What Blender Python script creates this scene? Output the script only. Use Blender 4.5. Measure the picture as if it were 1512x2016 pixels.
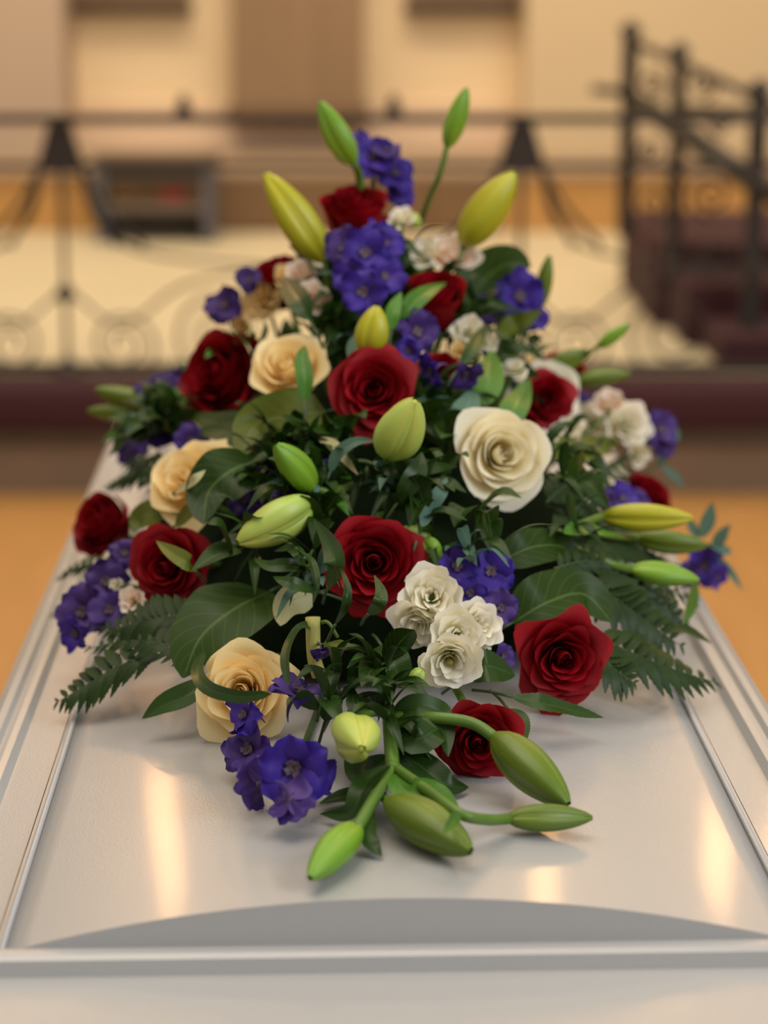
import bpy, math, random
from mathutils import Vector, Matrix, noise
PI = math.pi
S = bpy.context.scene
for o in list(bpy.data.objects): bpy.data.objects.remove(o)
COL = S.collection

# ---------------------------------------------------------------- camera, world, lights
FPX = 4312.0; PITCH = math.atan(1083 / FPX); CAMH = 1.5
cd = bpy.data.cameras.new('camera'); cam = bpy.data.objects.new('camera', cd); COL.objects.link(cam)
cam.location = (0, 0, CAMH); cam.rotation_euler = (PI / 2 - PITCH, 0, 0)
cd.sensor_fit = 'VERTICAL'; cd.sensor_height = 36; cd.sensor_width = 27; cd.lens = FPX / 2016 * 36
cd.dof.use_dof = True; cd.dof.focus_distance = 1.74; cd.dof.aperture_fstop = 3.4
cd.clip_start = .05; S.camera = cam

W = bpy.data.worlds.new('world'); S.world = W; W.use_nodes = True
bg = W.node_tree.nodes['Background']; bg.inputs[0].default_value = (1.0, .90, .78, 1); bg.inputs[1].default_value = .33

def area(name, loc, target, size, power, col):
    l = bpy.data.lights.new(name, 'AREA'); l.shape = 'RECTANGLE'; l.size, l.size_y = size; l.energy = power; l.color = col
    o = bpy.data.objects.new(name, l); COL.objects.link(o); o.location = loc
    o.rotation_euler = (Vector(target) - Vector(loc)).to_track_quat('-Z', 'Y').to_euler()
    return o
area('ceiling_light', (-.6, 1.6, 5.2), (0, 2.4, .9), (3.0, 3.0), 105, (1, .86, .70))
area('side_window_fill', (3.6, -.7, 3.7), (0, 2.0, .95), (2.2, 2.6), 135, (.90, .95, 1))  # cool daylight of an unseen window, shifted and strengthened to add frontal fill
area('chancel_light', (-.5, 8.2, 5.6), (0, 10.6, .9), (6, 1.6), 240, (1, .80, .56))
area('nave_light', (0, 4.4, 5.4), (0, 5.2, 0), (6, 1.6), 75, (1, .86, .66))

vs = S.view_settings; vs.view_transform = 'Standard'; vs.look = 'None'; vs.exposure = 0.12; vs.gamma = 1; vs.use_curve_mapping = False

# ---------------------------------------------------------------- frame helpers
FW = Vector((0, math.cos(PITCH), -math.sin(PITCH))); UP = Vector((0, math.sin(PITCH), math.cos(PITCH))); RT = Vector((1, 0, 0))
LIDZ = .85
CO = Vector((.0141, 1.3687, LIDZ)); AX = Vector((-.030576, .999532, 0)); BX = Vector((.999532, .030576, 0))
HWP, SAGP = .271, .036; RRP = (HWP * HWP + SAGP * SAGP) / (2 * SAGP)
APY = 2.28; AP = CO + AX * (APY - 1.3687)
def ray(x, y): return RT * ((x - 756) / FPX) - UP * ((y - 1008) / FPX) + FW
def at(x, y, Y):
    d = ray(x, y); return Vector((0, 0, CAMH)) + d * (Y / d.y)
def mound(p):                                   # height of the flower mound over a point
    w = p - AP; a = w.dot(AX); b = w.dot(BX)
    rho = math.hypot(b / .37, a / (.76 if a < 0 else .85))
    return LIDZ + .42 * (1 - rho)
def lidz(p):                                    # top of the coffin lid under a point (the panel is gently curved)
    w = p - CO; b = w.dot(BX)
    return LIDZ + (math.sqrt(RRP * RRP - b * b) - (RRP - SAGP) if abs(b) < HWP and w.dot(AX) > 0 else 0)
def onlid(x, y, h):                             # where a sight line comes down to height h over the lid
    Y = 1.2
    while Y < 3:
        p = at(x, y, Y)
        if p.z <= lidz(p) + h: break
        Y += .002
    return Y
def depth(x, y, off=0.0):                       # distance at which a sight line meets the mound
    best = (9, 2.2); Y = 1.35
    while Y < 2.36:
        p = at(x, y, Y); g = p.z - max(mound(p), lidz(p) + .012)
        if g < best[0]: best = (g, Y)
        if g <= 0: break
        Y += .01
    return best[1] + off
def S3(x, y, off=0.0): return at(x, y, depth(x, y, off))
def px2m(n, p): return n * (p - Vector((0, 0, CAMH))).dot(FW) / FPX
def facing(sx, sy, sc): return (RT * sx + UP * sy - FW * sc).normalized()
def frame(z, hint=Vector((0, 0, 1))):
    z = z.normalized(); x = hint.cross(z)
    if x.length < 1e-3: x = Vector((1, 0, 0)).cross(z)
    x.normalize(); y = z.cross(x); return Matrix((x, y, z)).transposed()

# ---------------------------------------------------------------- materials
def new_mat(name):
    m = bpy.data.materials.new(name); m.use_nodes = True; nt = m.node_tree; b = nt.nodes['Principled BSDF']; return m, nt, b
def N(nt, t, **kw):
    n = nt.nodes.new(t)
    for k, v in kw.items():
        if k.startswith('i_'): n.inputs[int(k[2:])].default_value = v
        else: setattr(n, k, v)
    return n
def rgb(c): return (*c, 1)
def mth(nt, op, a, b=None, c=None):
    n = nt.nodes.new('ShaderNodeMath'); n.operation = op
    for i, v in enumerate((a, b, c)):
        if v is None: continue
        if isinstance(v, (int, float)): n.inputs[i].default_value = v
        else: nt.links.new(v, n.inputs[i])
    return n.outputs[0]
def mixc(nt, fac, a, b, mode='MIX'):
    n = nt.nodes.new('ShaderNodeMix'); n.data_type = 'RGBA'; n.blend_type = mode
    for i, v in ((0, fac), (6, a), (7, b)):
        if isinstance(v, (int, float)): n.inputs[i].default_value = v
        elif isinstance(v, tuple): n.inputs[i].default_value = rgb(v)
        else: nt.links.new(v, n.inputs[i])
    return n.outputs[2]
def noise_tex(nt, scale, detail=4, vec=None, coord='Object', stretch=None):
    tc = nt.nodes.new('ShaderNodeTexCoord'); n = N(nt, 'ShaderNodeTexNoise'); n.inputs['Scale'].default_value = scale; n.inputs['Detail'].default_value = detail
    src = tc.outputs[coord]
    if stretch:
        mp = N(nt, 'ShaderNodeMapping'); mp.inputs['Scale'].default_value = stretch; nt.links.new(src, mp.inputs[0]); src = mp.outputs[0]
    nt.links.new(src, n.inputs['Vector']); return n.outputs['Fac']
def bump(nt, b, h, strength, dist=.002):
    n = N(nt, 'ShaderNodeBump'); n.inputs['Strength'].default_value = strength; n.inputs['Distance'].default_value = dist
    nt.links.new(h, n.inputs['Height']); nt.links.new(n.outputs[0], b.inputs['Normal'])
def plain(name, c, rough=.5, var=.15, scale=8, metal=0, bumpk=0, stretch=None, spec=.5, coat=0):
    m, nt, b = new_mat(name); f = noise_tex(nt, scale, stretch=stretch)
    lo = tuple(v * (1 - var) for v in c); hi = tuple(min(1, v * (1 + var)) for v in c)
    nt.links.new(mixc(nt, f, lo, hi), b.inputs['Base Color']); b.inputs['Roughness'].default_value = rough; b.inputs['Metallic'].default_value = metal
    b.inputs['Specular IOR Level'].default_value = spec; b.inputs['Coat Weight'].default_value = coat
    if bumpk: bump(nt, b, f, bumpk)
    return m
def uvs(nt):
    tc = nt.nodes.new('ShaderNodeTexCoord'); s = nt.nodes.new('ShaderNodeSeparateXYZ'); nt.links.new(tc.outputs['UV'], s.inputs[0]); return s.outputs[0], s.outputs[1]
def petal_mat(name, base, edge, inner, rough=.6, sheen=0, veins=.10, sub=.15, rnd=.12):
    m, nt, b = new_mat(name); u, v = uvs(nt)
    c = mixc(nt, mth(nt, 'POWER', v, 2.2), base, edge)
    c = mixc(nt, mth(nt, 'POWER', mth(nt, 'SUBTRACT', 1.0, v), 2.0), c, inner)
    f = noise_tex(nt, 9, 3, coord='UV', stretch=(7, .6, 1))
    c = mixc(nt, mth(nt, 'MULTIPLY', f, veins * 2), c, tuple(x * .55 for x in base))
    oi = nt.nodes.new('ShaderNodeObjectInfo'); c = mixc(nt, mth(nt, 'MULTIPLY', oi.outputs['Random'], rnd * 2), c, inner)
    nt.links.new(c, b.inputs['Base Color']); b.inputs['Roughness'].default_value = rough
    b.inputs['Sheen Weight'].default_value = sheen; b.inputs['Sheen Roughness'].default_value = .4; b.inputs['Sheen Tint'].default_value = rgb(edge)
    b.inputs['Specular IOR Level'].default_value = .25
    tr = N(nt, 'ShaderNodeBsdfTranslucent'); nt.links.new(c, tr.inputs[0]); ms = nt.nodes.new('ShaderNodeMixShader'); ms.inputs[0].default_value = sub
    nt.links.new(b.outputs[0], ms.inputs[1]); nt.links.new(tr.outputs[0], ms.inputs[2]); nt.links.new(ms.outputs[0], nt.nodes['Material Output'].inputs[0])
    bump(nt, b, f, .25, .0008)
    return m
def leaf_mat(name, dark, lightc, rib, rough=.38, veins=14):
    m, nt, b = new_mat(name); u, v = uvs(nt)
    d = mth(nt, 'ABSOLUTE', mth(nt, 'SUBTRACT', u, .5))
    vein = mth(nt, 'SINE', mth(nt, 'MULTIPLY', mth(nt, 'SUBTRACT', mth(nt, 'MULTIPLY', v, veins), mth(nt, 'MULTIPLY', d, veins * .55)), 6.283))
    vl = mth(nt, 'MULTIPLY', mth(nt, 'GREATER_THAN', vein, .93), .35)
    oi = nt.nodes.new('ShaderNodeObjectInfo')
    f = noise_tex(nt, 30, 3)
    c = mixc(nt, mth(nt, 'MULTIPLY_ADD', oi.outputs['Random'], .6, mth(nt, 'MULTIPLY', f, .4)), dark, lightc)
    c = mixc(nt, vl, c, rib)
    c = mixc(nt, mth(nt, 'LESS_THAN', d, .022), c, rib)
    nt.links.new(c, b.inputs['Base Color']); b.inputs['Roughness'].default_value = rough; b.inputs['Specular IOR Level'].default_value = .25
    tr = N(nt, 'ShaderNodeBsdfTranslucent'); nt.links.new(c, tr.inputs[0]); ms = nt.nodes.new('ShaderNodeMixShader'); ms.inputs[0].default_value = .15
    nt.links.new(b.outputs[0], ms.inputs[1]); nt.links.new(tr.outputs[0], ms.inputs[2]); nt.links.new(ms.outputs[0], nt.nodes['Material Output'].inputs[0])
    bump(nt, b, mth(nt, 'ADD', mth(nt, 'MULTIPLY', vl, -1.0), f), .3, .0008)
    return m
def bud_mat(name, base, mid, tip, rough=.35):
    m, nt, b = new_mat(name); u, v = uvs(nt)
    c = mixc(nt, v, base, tip)
    d = mth(nt, 'ABSOLUTE', mth(nt, 'SUBTRACT', u, .5))
    c = mixc(nt, mth(nt, 'SUBTRACT', .75, mth(nt, 'MULTIPLY', d, 1.5)), c, mid)
    f = noise_tex(nt, 7, 3, coord='UV', stretch=(9, .8, 1))
    c = mixc(nt, mth(nt, 'MULTIPLY', f, .45), c, tuple(x * .6 for x in mid))
    nt.links.new(c, b.inputs['Base Color']); b.inputs['Roughness'].default_value = rough
    bump(nt, b, f, .3, .0008); return m

M = {}
M['red'] = petal_mat('red_petal', (.27, .0015, .006), (.37, .003, .011), (.10, .0008, .003), .55, .08, .10, .10, .25)
M['cream'] = petal_mat('cream_petal', (1, .78, .36), (1, .87, .52), (.98, .68, .22), .5, .05, .03, .3, .15)
M['ivory'] = petal_mat('ivory_petal', (1, .90, .56), (1, .98, .86), (.96, .80, .38), .5, .05, .03, .3, .15)
M['white'] = petal_mat('white_petal', (.95, .90, .74), (1, .97, .90), (.72, .68, .30), .5, .05, .03, .3, .10)
M['blush'] = petal_mat('blush_petal', (.96, .74, .58), (1, .93, .86), (.92, .70, .48), .5, .05, .03, .3, .10)
M['blue'] = petal_mat('delphinium_petal', (.045, .016, .34), (.030, .011, .27), (.11, .06, .36), .5, .15, .35, .15, .15)
M['violet'] = petal_mat('delphinium_violet_petal', (.05, .018, .19), (.035, .012, .165), (.12, .065, .26), .5, .15, .35, .15, .2)
M['bee'] = plain('delphinium_centre', (.085, .05, .075), .6, .9, 260)
M['spur'] = plain('delphinium_spur', (.075, .04, .15), .6, .35, 60)
M['leaf'] = leaf_mat('ruscus_leaf', (.009, .028, .004), (.034, .080, .012), (.04, .09, .018), .33)
M['broad'] = leaf_mat('broad_leaf', (.012, .034, .003), (.030, .068, .005), (.07, .13, .03), .42, 8)
M['bright'] = leaf_mat('lily_leaf', (.035, .12, .012), (.08, .22, .02), (.10, .26, .04), .35, 3)
M['olive'] = leaf_mat('olive_leaf', (.07, .09, .008), (.13, .17, .015), (.15, .18, .04), .45, 7)
M['sage'] = leaf_mat('sage_leaf', (.05, .12, .085), (.12, .22, .16), (.14, .24, .18), .55, 7)
M['pale'] = leaf_mat('pale_leaf', (.42, .40, .20), (.50, .47, .26), (.36, .36, .16), .6, 6)
M['fern'] = leaf_mat('fern_pinna', (.009, .026, .004), (.024, .054, .008), (.035, .075, .012), .45, 9)
M['budg'] = bud_mat('green_bud', (.28, .45, .03), (.13, .30, .012), (.20, .42, .03))
M['budd'] = bud_mat('deep_green_bud', (.16, .22, .010), (.085, .14, .005), (.13, .23, .010))
M['budy'] = bud_mat('yellow_green_bud', (.48, .44, .015), (.38, .40, .015), (.62, .56, .02))
M['budp'] = bud_mat('pale_green_bud', (.34, .50, .07), (.42, .60, .12), (.62, .58, .10))
M['stem'] = plain('green_stem', (.085, .17, .018), .45, .3, 30)
M['dstem'] = plain('dark_stem', (.04, .075, .02), .5, .3, 30)
M['cut'] = plain('cut_stem', (.40, .38, .10), .6, .3, 60, stretch=(6, 6, 1))
M['pistil'] = plain('pistil', (.36, .34, .06), .6, .4, 90)
M['foam'] = plain('floral_foam', (.006, .012, .004), .95, .4, 60, spec=.05)
M['tray'] = plain('black_tray', (.02, .02, .02), .5)

# ---------------------------------------------------------------- object helpers
def mesh(name, vs, fs, mat, uv=None, smooth=True):
    m = bpy.data.meshes.new(name); m.from_pydata([tuple(v) for v in vs], [], fs)
    if uv:
        l = m.uv_layers.new(name='UV')
        for p in m.polygons:
            for li in p.loop_indices: l.data[li].uv = uv[m.loops[li].vertex_index]
    if smooth: m.polygons.foreach_set('use_smooth', [True] * len(m.polygons))
    m.materials.append(mat); m.update(); return m
def link(name, data, parent=None, loc=(0, 0, 0), mtx=None, kind=None):
    o = bpy.data.objects.new(name, data); COL.objects.link(o)
    if mtx is not None: o.matrix_world = mtx
    else: o.location = loc
    if parent: o.parent = parent
    if kind: o['kind'] = kind
    return o
def tag(o, label, cat, group=None):
    o['label'] = label; o['category'] = cat
    if group: o['group'] = group
    return o
def thing(name, label, cat, loc=(0, 0, 0), rot=None, group=None):
    o = bpy.data.objects.new(name, None); COL.objects.link(o); o.empty_display_size = .02
    o.matrix_basis = Matrix.Translation(loc) @ (rot.to_4x4() if rot else Matrix())
    return tag(o, label, cat, group)
def grid(name, nu, nv, fn, mat, close=False):
    vs, uv, fs = [], [], []
    for j in range(nv + 1):
        for i in range(nu + 1):
            u, v = i / nu, j / nv; vs.append(fn(u, v)); uv.append((u, v))
    for j in range(nv):
        for i in range(nu):
            a = j * (nu + 1) + i; fs.append((a, a + 1, a + nu + 2, a + nu + 1))
    return mesh(name, vs, fs, mat, uv)
def spline(pts, n):
    pts = [Vector(p) for p in pts]
    if len(pts) == 2: return [pts[0].lerp(pts[1], i / n) for i in range(n + 1)]
    P = [pts[0] * 2 - pts[1]] + pts + [pts[-1] * 2 - pts[-2]]; out = []; k = len(pts) - 1
    for i in range(n + 1):
        t = i / n * k; s = min(int(t), k - 1); t -= s; a, b, c, d = P[s:s + 4]
        out.append(.5 * ((2 * b) + (c - a) * t + (2 * a - 5 * b + 4 * c - d) * t * t + (3 * b - a - 3 * c + d) * t ** 3))
    return out
def tube(name, pts, rad, mat, n=10, seg=7, cap=True):
    """tube through points; rad a number or list over the length"""
    c = spline(pts, n); vs, fs, uv = [], [], []
    x = None
    for i, p in enumerate(c):
        t = (c[min(i + 1, n)] - c[max(i - 1, 0)]).normalized()
        if x is None: x = t.orthogonal().normalized()
        x = (x - t * x.dot(t)).normalized(); y = t.cross(x)
        f = i / n
        if isinstance(rad, (int, float)): r = rad
        else:
            g = f * (len(rad) - 1); k = min(int(g), len(rad) - 2); r = rad[k] + (rad[k + 1] - rad[k]) * (g - k)
        for s in range(seg):
            a = 2 * PI * s / seg; vs.append(p + (x * math.cos(a) + y * math.sin(a)) * r); uv.append((s / seg, f))
    for i in range(n):
        for s in range(seg):
            a = i * seg + s; b = i * seg + (s + 1) % seg; fs.append((a, b, b + seg, a + seg))
    if cap: fs.append(tuple(range(seg))[::-1]); fs.append(tuple(range(n * seg, n * seg + seg)))
    return mesh(name, vs, fs, mat, uv)
def lathe(name, prof, mat, seg=20):
    vs, fs, uv = [], [], []
    for i, (r, z) in enumerate(prof):
        for s in range(seg):
            a = 2 * PI * s / seg; vs.append((r * math.cos(a), r * math.sin(a), z)); uv.append((s / seg, i / (len(prof) - 1)))
    for i in range(len(prof) - 1):
        for s in range(seg):
            a = i * seg + s; b = i * seg + (s + 1) % seg; fs.append((a, b, b + seg, a + seg))
    fs.append(tuple(range(seg))[::-1]); fs.append(tuple(range((len(prof) - 1) * seg, len(prof) * seg)))
    return mesh(name, vs, fs, mat, uv)
def box_vf(x0, x1, y0, y1, z0, z1, bv=0):
    if not bv:
        v = [(x, y, z) for z in (z0, z1) for y in (y0, y1) for x in (x0, x1)]
        return v, [(0, 2, 3, 1), (4, 5, 7, 6), (0, 1, 5, 4), (2, 6, 7, 3), (0, 4, 6, 2), (1, 3, 7, 5)]
    import bmesh
    bm = bmesh.new(); bmesh.ops.create_cube(bm, size=1)
    for v in bm.verts: v.co = Vector(((x0 + x1) / 2 + v.co.x * (x1 - x0), (y0 + y1) / 2 + v.co.y * (y1 - y0), (z0 + z1) / 2 + v.co.z * (z1 - z0)))
    bmesh.ops.bevel(bm, geom=bm.edges[:], offset=bv, segments=2, affect='EDGES', profile=.5)
    bm.verts.index_update(); v = [w.co.copy() for w in bm.verts]; f = [tuple(x.index for x in g.verts) for g in bm.faces]; bm.free(); return v, f
def box(name, x0, x1, y0, y1, z0, z1, mat, parent=None, bv=0, kind=None):
    v, f = box_vf(x0, x1, y0, y1, z0, z1, bv); return link(name, mesh(name, v, f, mat, smooth=False), parent, kind=kind)
def rel(o, p): return Vector(p) - o.location

# ================================================================ SETTING
def wood_mat(name, a, b_, rough, scale, stretch):
    m, nt, b = new_mat(name); f = noise_tex(nt, scale, 6, stretch=stretch)
    nt.links.new(mixc(nt, f, a, b_), b.inputs['Base Color']); b.inputs['Roughness'].default_value = rough; bump(nt, b, f, .15, .002); return m
MF = wood_mat('floor_boards', (.42, .20, .055), (.58, .30, .09), .42, 3, (9, .6, 1))
MC = plain('chancel_stone', (.66, .57, .38), .55, .07, 2.5)
MW = plain('cream_plaster', (.84, .67, .43), .85, .05, 1.5)
MW2 = plain('pink_plaster', (.50, .38, .28), .85, .06, 1.5)
MW3 = plain('beige_plaster', (.66, .52, .33), .85, .05, 1.5)
MPIL = plain('brown_stone', (.28, .18, .10), .8, .22, 2.2, stretch=(4, 1, .5))
MWOOD = wood_mat('brown_wood', (.13, .07, .028), (.22, .125, .055), .5, 4, (1, 1, 7))
MORNG = wood_mat('honey_wood', (.42, .21, .05), (.58, .32, .10), .45, 4, (7, 1, 1))
MDARK = plain('dark_wood', (.055, .036, .024), .45, .3, 12)
MIRON = plain('wrought_iron', (.022, .017, .014), .45, .3, 30)
MMAR = plain('maroon_carpet', (.045, .010, .014), .95, .25, 120, bumpk=.4)
MSTEP = plain('grey_stone_step', (.18, .12, .075), .75, .2, 6)
MRED = plain('red_cloth', (.35, .03, .02), .8, .1)
MGREY = plain('grey_steel', (.12, .12, .14), .4, .1, metal=.4)

# nave floor in boards as far as they can be told apart; they are out of focus here, so the boards are wide
fl = box('floor', -7, 7, -3, 6.2, -.10, -.006, MF, kind='structure')
bv_, bf_ = box_vf(-.0995, .0995, -3, 6.2, -.006, 0); bmesh_board = mesh('floor_board', bv_, bf_, MF, smooth=False)
for i in range(-16, 17): link('floor_board', bmesh_board, fl, (i * .2, 0, 0))
box('step_riser', -7, 7, 6.2, 6.5, -.1, .15, MSTEP, kind='structure').name = 'trim_1'
box('chancel_floor', -7, 7, 6.42, 11.5, -.1, .30, MC, kind='structure').name = 'floor_chancel'
# padded kneeler along the step
kn = thing('kneeler', 'long maroon padded kneeler along the foot of the iron rail', 'kneeler', (0, 6.2, .15))
link('kneeler_board', mesh('kneeler_board', *box_vf(-4.5, 4.5, -.02, .2, 0, .045), MDARK, smooth=False), kn)
for i in range(-3, 3):
    link('cushion', mesh('cushion', *box_vf(i * 1.5 + .002, i * 1.5 + 1.498, -.05, .21, .045, .167, .03), MMAR), kn)
# dais
box('dais', -7, 7, 10.06, 11.6, .3, .55, MORNG, kind='structure').name = 'floor_dais'
box('trim_2', -7, 7, 10.03, 11.6, .55, .58, plain('dais_stone', (.40, .29, .19), .6, .1, 3), kind='structure')
# dark wood panels of the dais front
for (x0, x1) in ((-.78, -.46), (-.45, -.13), (-.12, .20), (.21, .53)):
    p = box('panel', x0, x1, 10.02, 10.058, .32, .545, MWOOD); p.parent = bpy.data.objects['floor_dais']
def X(px, Y): return (px - 756) / FPX * (Y * math.cos(PITCH) + (CAMH - .8) * math.sin(PITCH))
wb = box('wall_back', -7, 7, 11.3, 11.6, .3, 8.2, MW, kind='structure')
wx = lambda px: X(px, 11.2)
box('wall_back_wainscot', -7, 7, 11.24, 11.3, .58, .80, plain('pale_wainscot', (.74, .56, .40), .7, .05, 2), kind='structure').name = 'trim_3'
box('pilaster', wx(462), wx(716), 11.02, 11.3, .80, 8, MPIL, kind='structure').name = 'trim_4'
box('pilaster_base', wx(452), wx(726), 10.98, 11.3, .72, .80, MWOOD, kind='structure').name = 'trim_5'
box('wall_left_chancel', -7, wx(145), 10.9, 11.3, .58, 8, MW2, kind='structure').name = 'wall_left'
box('wall_right_chancel', wx(1028), 7, 10.9, 11.3, .58, 8, MW3, kind='structure').name = 'wall_right'
tb = thing('wooden_tablet', 'brown wooden wall tablet high between the pinkish wall and the stone pilaster', 'wall tablet', (wx(245), 11.2, 1.28), group='wall tablets')
link('board', mesh('board', *box_vf(-.33, .33, 0, .09, .02, 1.4), MWOOD, smooth=False), tb)
link('bottom_rail', mesh('bottom_rail', *box_vf(-.35, .35, -.03, .09, -.03, .02, .01), MDARK, smooth=False), tb)
tb = thing('wooden_tablet', 'brown wooden wall tablet high above the cream recess beside the beige wall', 'wall tablet', (wx(905), 11.2, 1.28), group='wall tablets')
link('board', mesh('board', *box_vf(-.26, .28, 0, .09, .02, 1.4), MWOOD, smooth=False), tb)
link('bottom_rail', mesh('bottom_rail', *box_vf(-.28, .30, -.03, .09, -.03, .02, .01), MDARK, smooth=False), tb)

# ---- iron rail
RY = 6.5
def xz(px, py, Y=RY):
    p = at(px, py, Y); return p.x, p.z
def zof(py, Y=RY): return at(756, py, Y).z
rail = thing('altar_rail', 'black wrought iron altar rail with scrollwork in front of the chancel', 'railing', (0, RY, .30))
def rp(px, py): x, z = xz(px, py); return Vector((x, 0, z - .30))
def bar(name, x0, x1, z0, z1, d=.012): link(name, mesh(name, *box_vf(x0, x1, -d, d, z0, z1), MIRON, smooth=False), rail)
zt, zm, zb_ = zof(234) - .3, zof(326) - .3, zof(748) - .3
bar('top_rail', -3.2, 3.2, zt - .012, zt + .012, .03); bar('middle_rail', -3.2, 3.2, zm - .009, zm + .009); bar('bottom_rail', -3.2, 3.2, max(0, zb_ - .008), .03)
SP = (1015 - 122) / FPX * 6.55; x_first = xz(122, 400)[0]
def spiral(cx, cz, r0, a0, turns, sgn):
    pts = []
    for i in range(24):
        t = i / 23; a = a0 + sgn * turns * 2 * PI * t; r = r0 * (1 - .82 * t); pts.append((cx + r * math.cos(a), 0, cz + r * math.sin(a)))
    return pts
for k in range(-2, 4):
    px_ = x_first + k * SP
    pts = [(px_, 0, 0.02), (px_, 0, zt)]
    link('post', tube('post', pts, .009, MIRON, 2, 6), rail)
    # splayed gusset below the top rail
    v, f = [], []
    w0, w1 = .03, .075
    for d in (-.01, .01): v += [(px_ - w0, d, zt - .01), (px_ + w0, d, zt - .01), (px_ + w1, d, zm - .02), (px_ - w1, d, zm - .02)]
    link('gusset', mesh('gusset', v, [(0, 1, 2, 3), (7, 6, 5, 4), (0, 4, 5, 1), (1, 5, 6, 2), (2, 6, 7, 3), (3, 7, 4, 0)], MIRON, smooth=False), rail)
    link('rosette', lathe('rosette', [(.002, -.02), (.026, -.014), (.03, 0), (.026, .014), (.002, .02)], MIRON, 10), rail, mtx=Matrix.Translation((px_, 0, zof(578) - .3)) @ Matrix.Rotation(PI / 2, 4, 'X'))
    for s in (-1, 1):
        link('fan_bar', tube('fan_bar', [(px_ + s * .06, 0, zm), (px_ + s * .10, 0, zm - .16), (px_ + s * .25, 0, zm - .26), (px_ + s * SP * .48, 0, zm - .30)], .006, MIRON, 14, 6), rail)
        for e_ in (.10, .18):
            link('fan_bar', tube('fan_bar', [(px_ + s * .055, 0, zm), (px_ + s * (.05 + e_ * .45), 0, zm - .12), (px_ + s * (.06 + e_), 0, zm - .24)], .009, MIRON, 10, 6), rail)
        link('curved_bar', tube('curved_bar', [(px_ + s * .02, 0, zof(578) - .3), (px_ + s * .17, 0, zof(640) - .3), (px_ + s * .36, 0, zof(560) - .3), (px_ + s * SP * .5, 0, zof(520) - .3)], .006, MIRON, 14, 6), rail)
        link('scroll', tube('scroll', spiral(px_ + s * .165, zof(678) - .3, .11, -PI / 2, 1.9, s), .006, MIRON, 40, 6), rail)
        link('scroll', tube('scroll', spiral(px_ + s * .46, zof(655) - .3, .14, -PI / 2, 1.9, -s), .006, MIRON, 40, 6), rail)
    link('foot', lathe('foot', [(.05, 0), (.045, .015), (.015, .04), (.01, .06)], MIRON, 10), rail, (px_, 0, 0))
for px_ in (362, 775):
    x, z = xz(px_, 222)
    link('finial', lathe('finial', [(.026, 0), (.03, .008), (.014, .018), (.02, .032), (.016, .045), (.004, .06)], MIRON, 10), rail, (x, 0, zt + .012))

# ---- stool behind the rail
st = at(312, 466, 9.75)
sto = thing('kneeling_desk', 'low dark wooden prayer stool with pale grey legs behind the iron rail', 'stool', (st.x, 9.75, .30))
for s in (-1, 1):
    link('leg', mesh('leg', *box_vf(s * .235 - .025, s * .235 + .025, -.14, .14, 0, .33, .004), MGREY, smooth=False), sto)
link('seat', mesh('seat', *box_vf(-.27, .27, -.16, .16, .33, .37, .006), MDARK, smooth=False), sto)
link('apron', mesh('apron', *box_vf(-.21, .21, -.12, -.10, .24, .33), MDARK, smooth=False), sto)
link('shelf', mesh('shelf', *box_vf(-.21, .21, -.13, .13, .14, .18), plain('taupe_wood', (.15, .11, .08), .6, .1), smooth=False), sto)
link('back_panel', mesh('back_panel', *box_vf(-.21, .21, .11, .13, 0, .14), MDARK, smooth=False), sto)
bk = tag(link('prayer_book', mesh('prayer_book', *box_vf(-.05, .05, -.09, .05, 0, .055, .006), MRED, smooth=False), None, (st.x + .075, 9.75, .48)), 'small red book on the shelf of the dark stool', 'book')

# ---- carpeted steps and stair rail
zs = [.30, .40, .50, .58]
for i, (y0, y1, x0) in enumerate(((6.55, 8.4, 1.02), (6.95, 8.4, .965), (7.35, 8.4, .91))):
    o = box('trim_6', x0, 3.6, y0, y1, .30, zs[i + 1], MMAR, bv=.012, kind='structure')
sr = thing('stair_rail', 'black iron stair railing sloping over the maroon carpeted steps', 'railing', (1.0, 7.2, .3))
def sp(px, py, Y): return at(px, py, Y) - Vector((1.0, 7.2, .3))
for (px_, t, b, Y, w) in ((1236, 66, 478, 7.6, .026), (1330, 108, 600, 7.2, .022), (1484, 182, 735, 6.75, .026)):
    p0 = sp(px_, b, Y); p1 = sp(px_, t, Y); p1.x = p0.x = (p0.x + p1.x) / 2
    v, f = box_vf(p0.x - w, p0.x + w, p0.y - w, p0.y + w, max(p0.z, zs[3 if Y > 7.3 else 2 if Y > 6.9 else 1] - .3), p1.z)
    link('post', mesh('post', v, f, MIRON, smooth=False), sr)
    link('post_cap', lathe('post_cap', [(w * 1.5, 0), (w * 1.5, .015), (w, .03), (.004, .045)], MIRON, 8), sr, (p0.x, p0.y, p1.z))
link('hand_rail', tube('hand_rail', [sp(1236, 78, 7.6), sp(1330, 120, 7.2), sp(1486, 190, 6.75), sp(1640, 262, 6.62)], .016, MIRON, 10, 8), sr)
link('lower_rail', tube('lower_rail', [sp(1240, 195, 7.6), sp(1330, 250, 7.2), sp(1450, 335, 6.8), sp(1640, 445, 6.62)], .038, MIRON, 10, 8), sr)
link('cross_bar', tube('cross_bar', [sp(1165, 175, 7.6), sp(1240, 182, 7.6)], .016, MIRON, 2, 8), sr)
link('cross_bar', tube('cross_bar', [sp(1330, 212, 7.2), sp(1484, 222, 6.75)], .014, MIRON, 2, 8), sr)
link('cross_bar', tube('cross_bar', [sp(1240, 326, 7.6), sp(1330, 330, 7.2), sp(1484, 326, 6.75)], .014, MIRON, 4, 8), sr)
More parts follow.
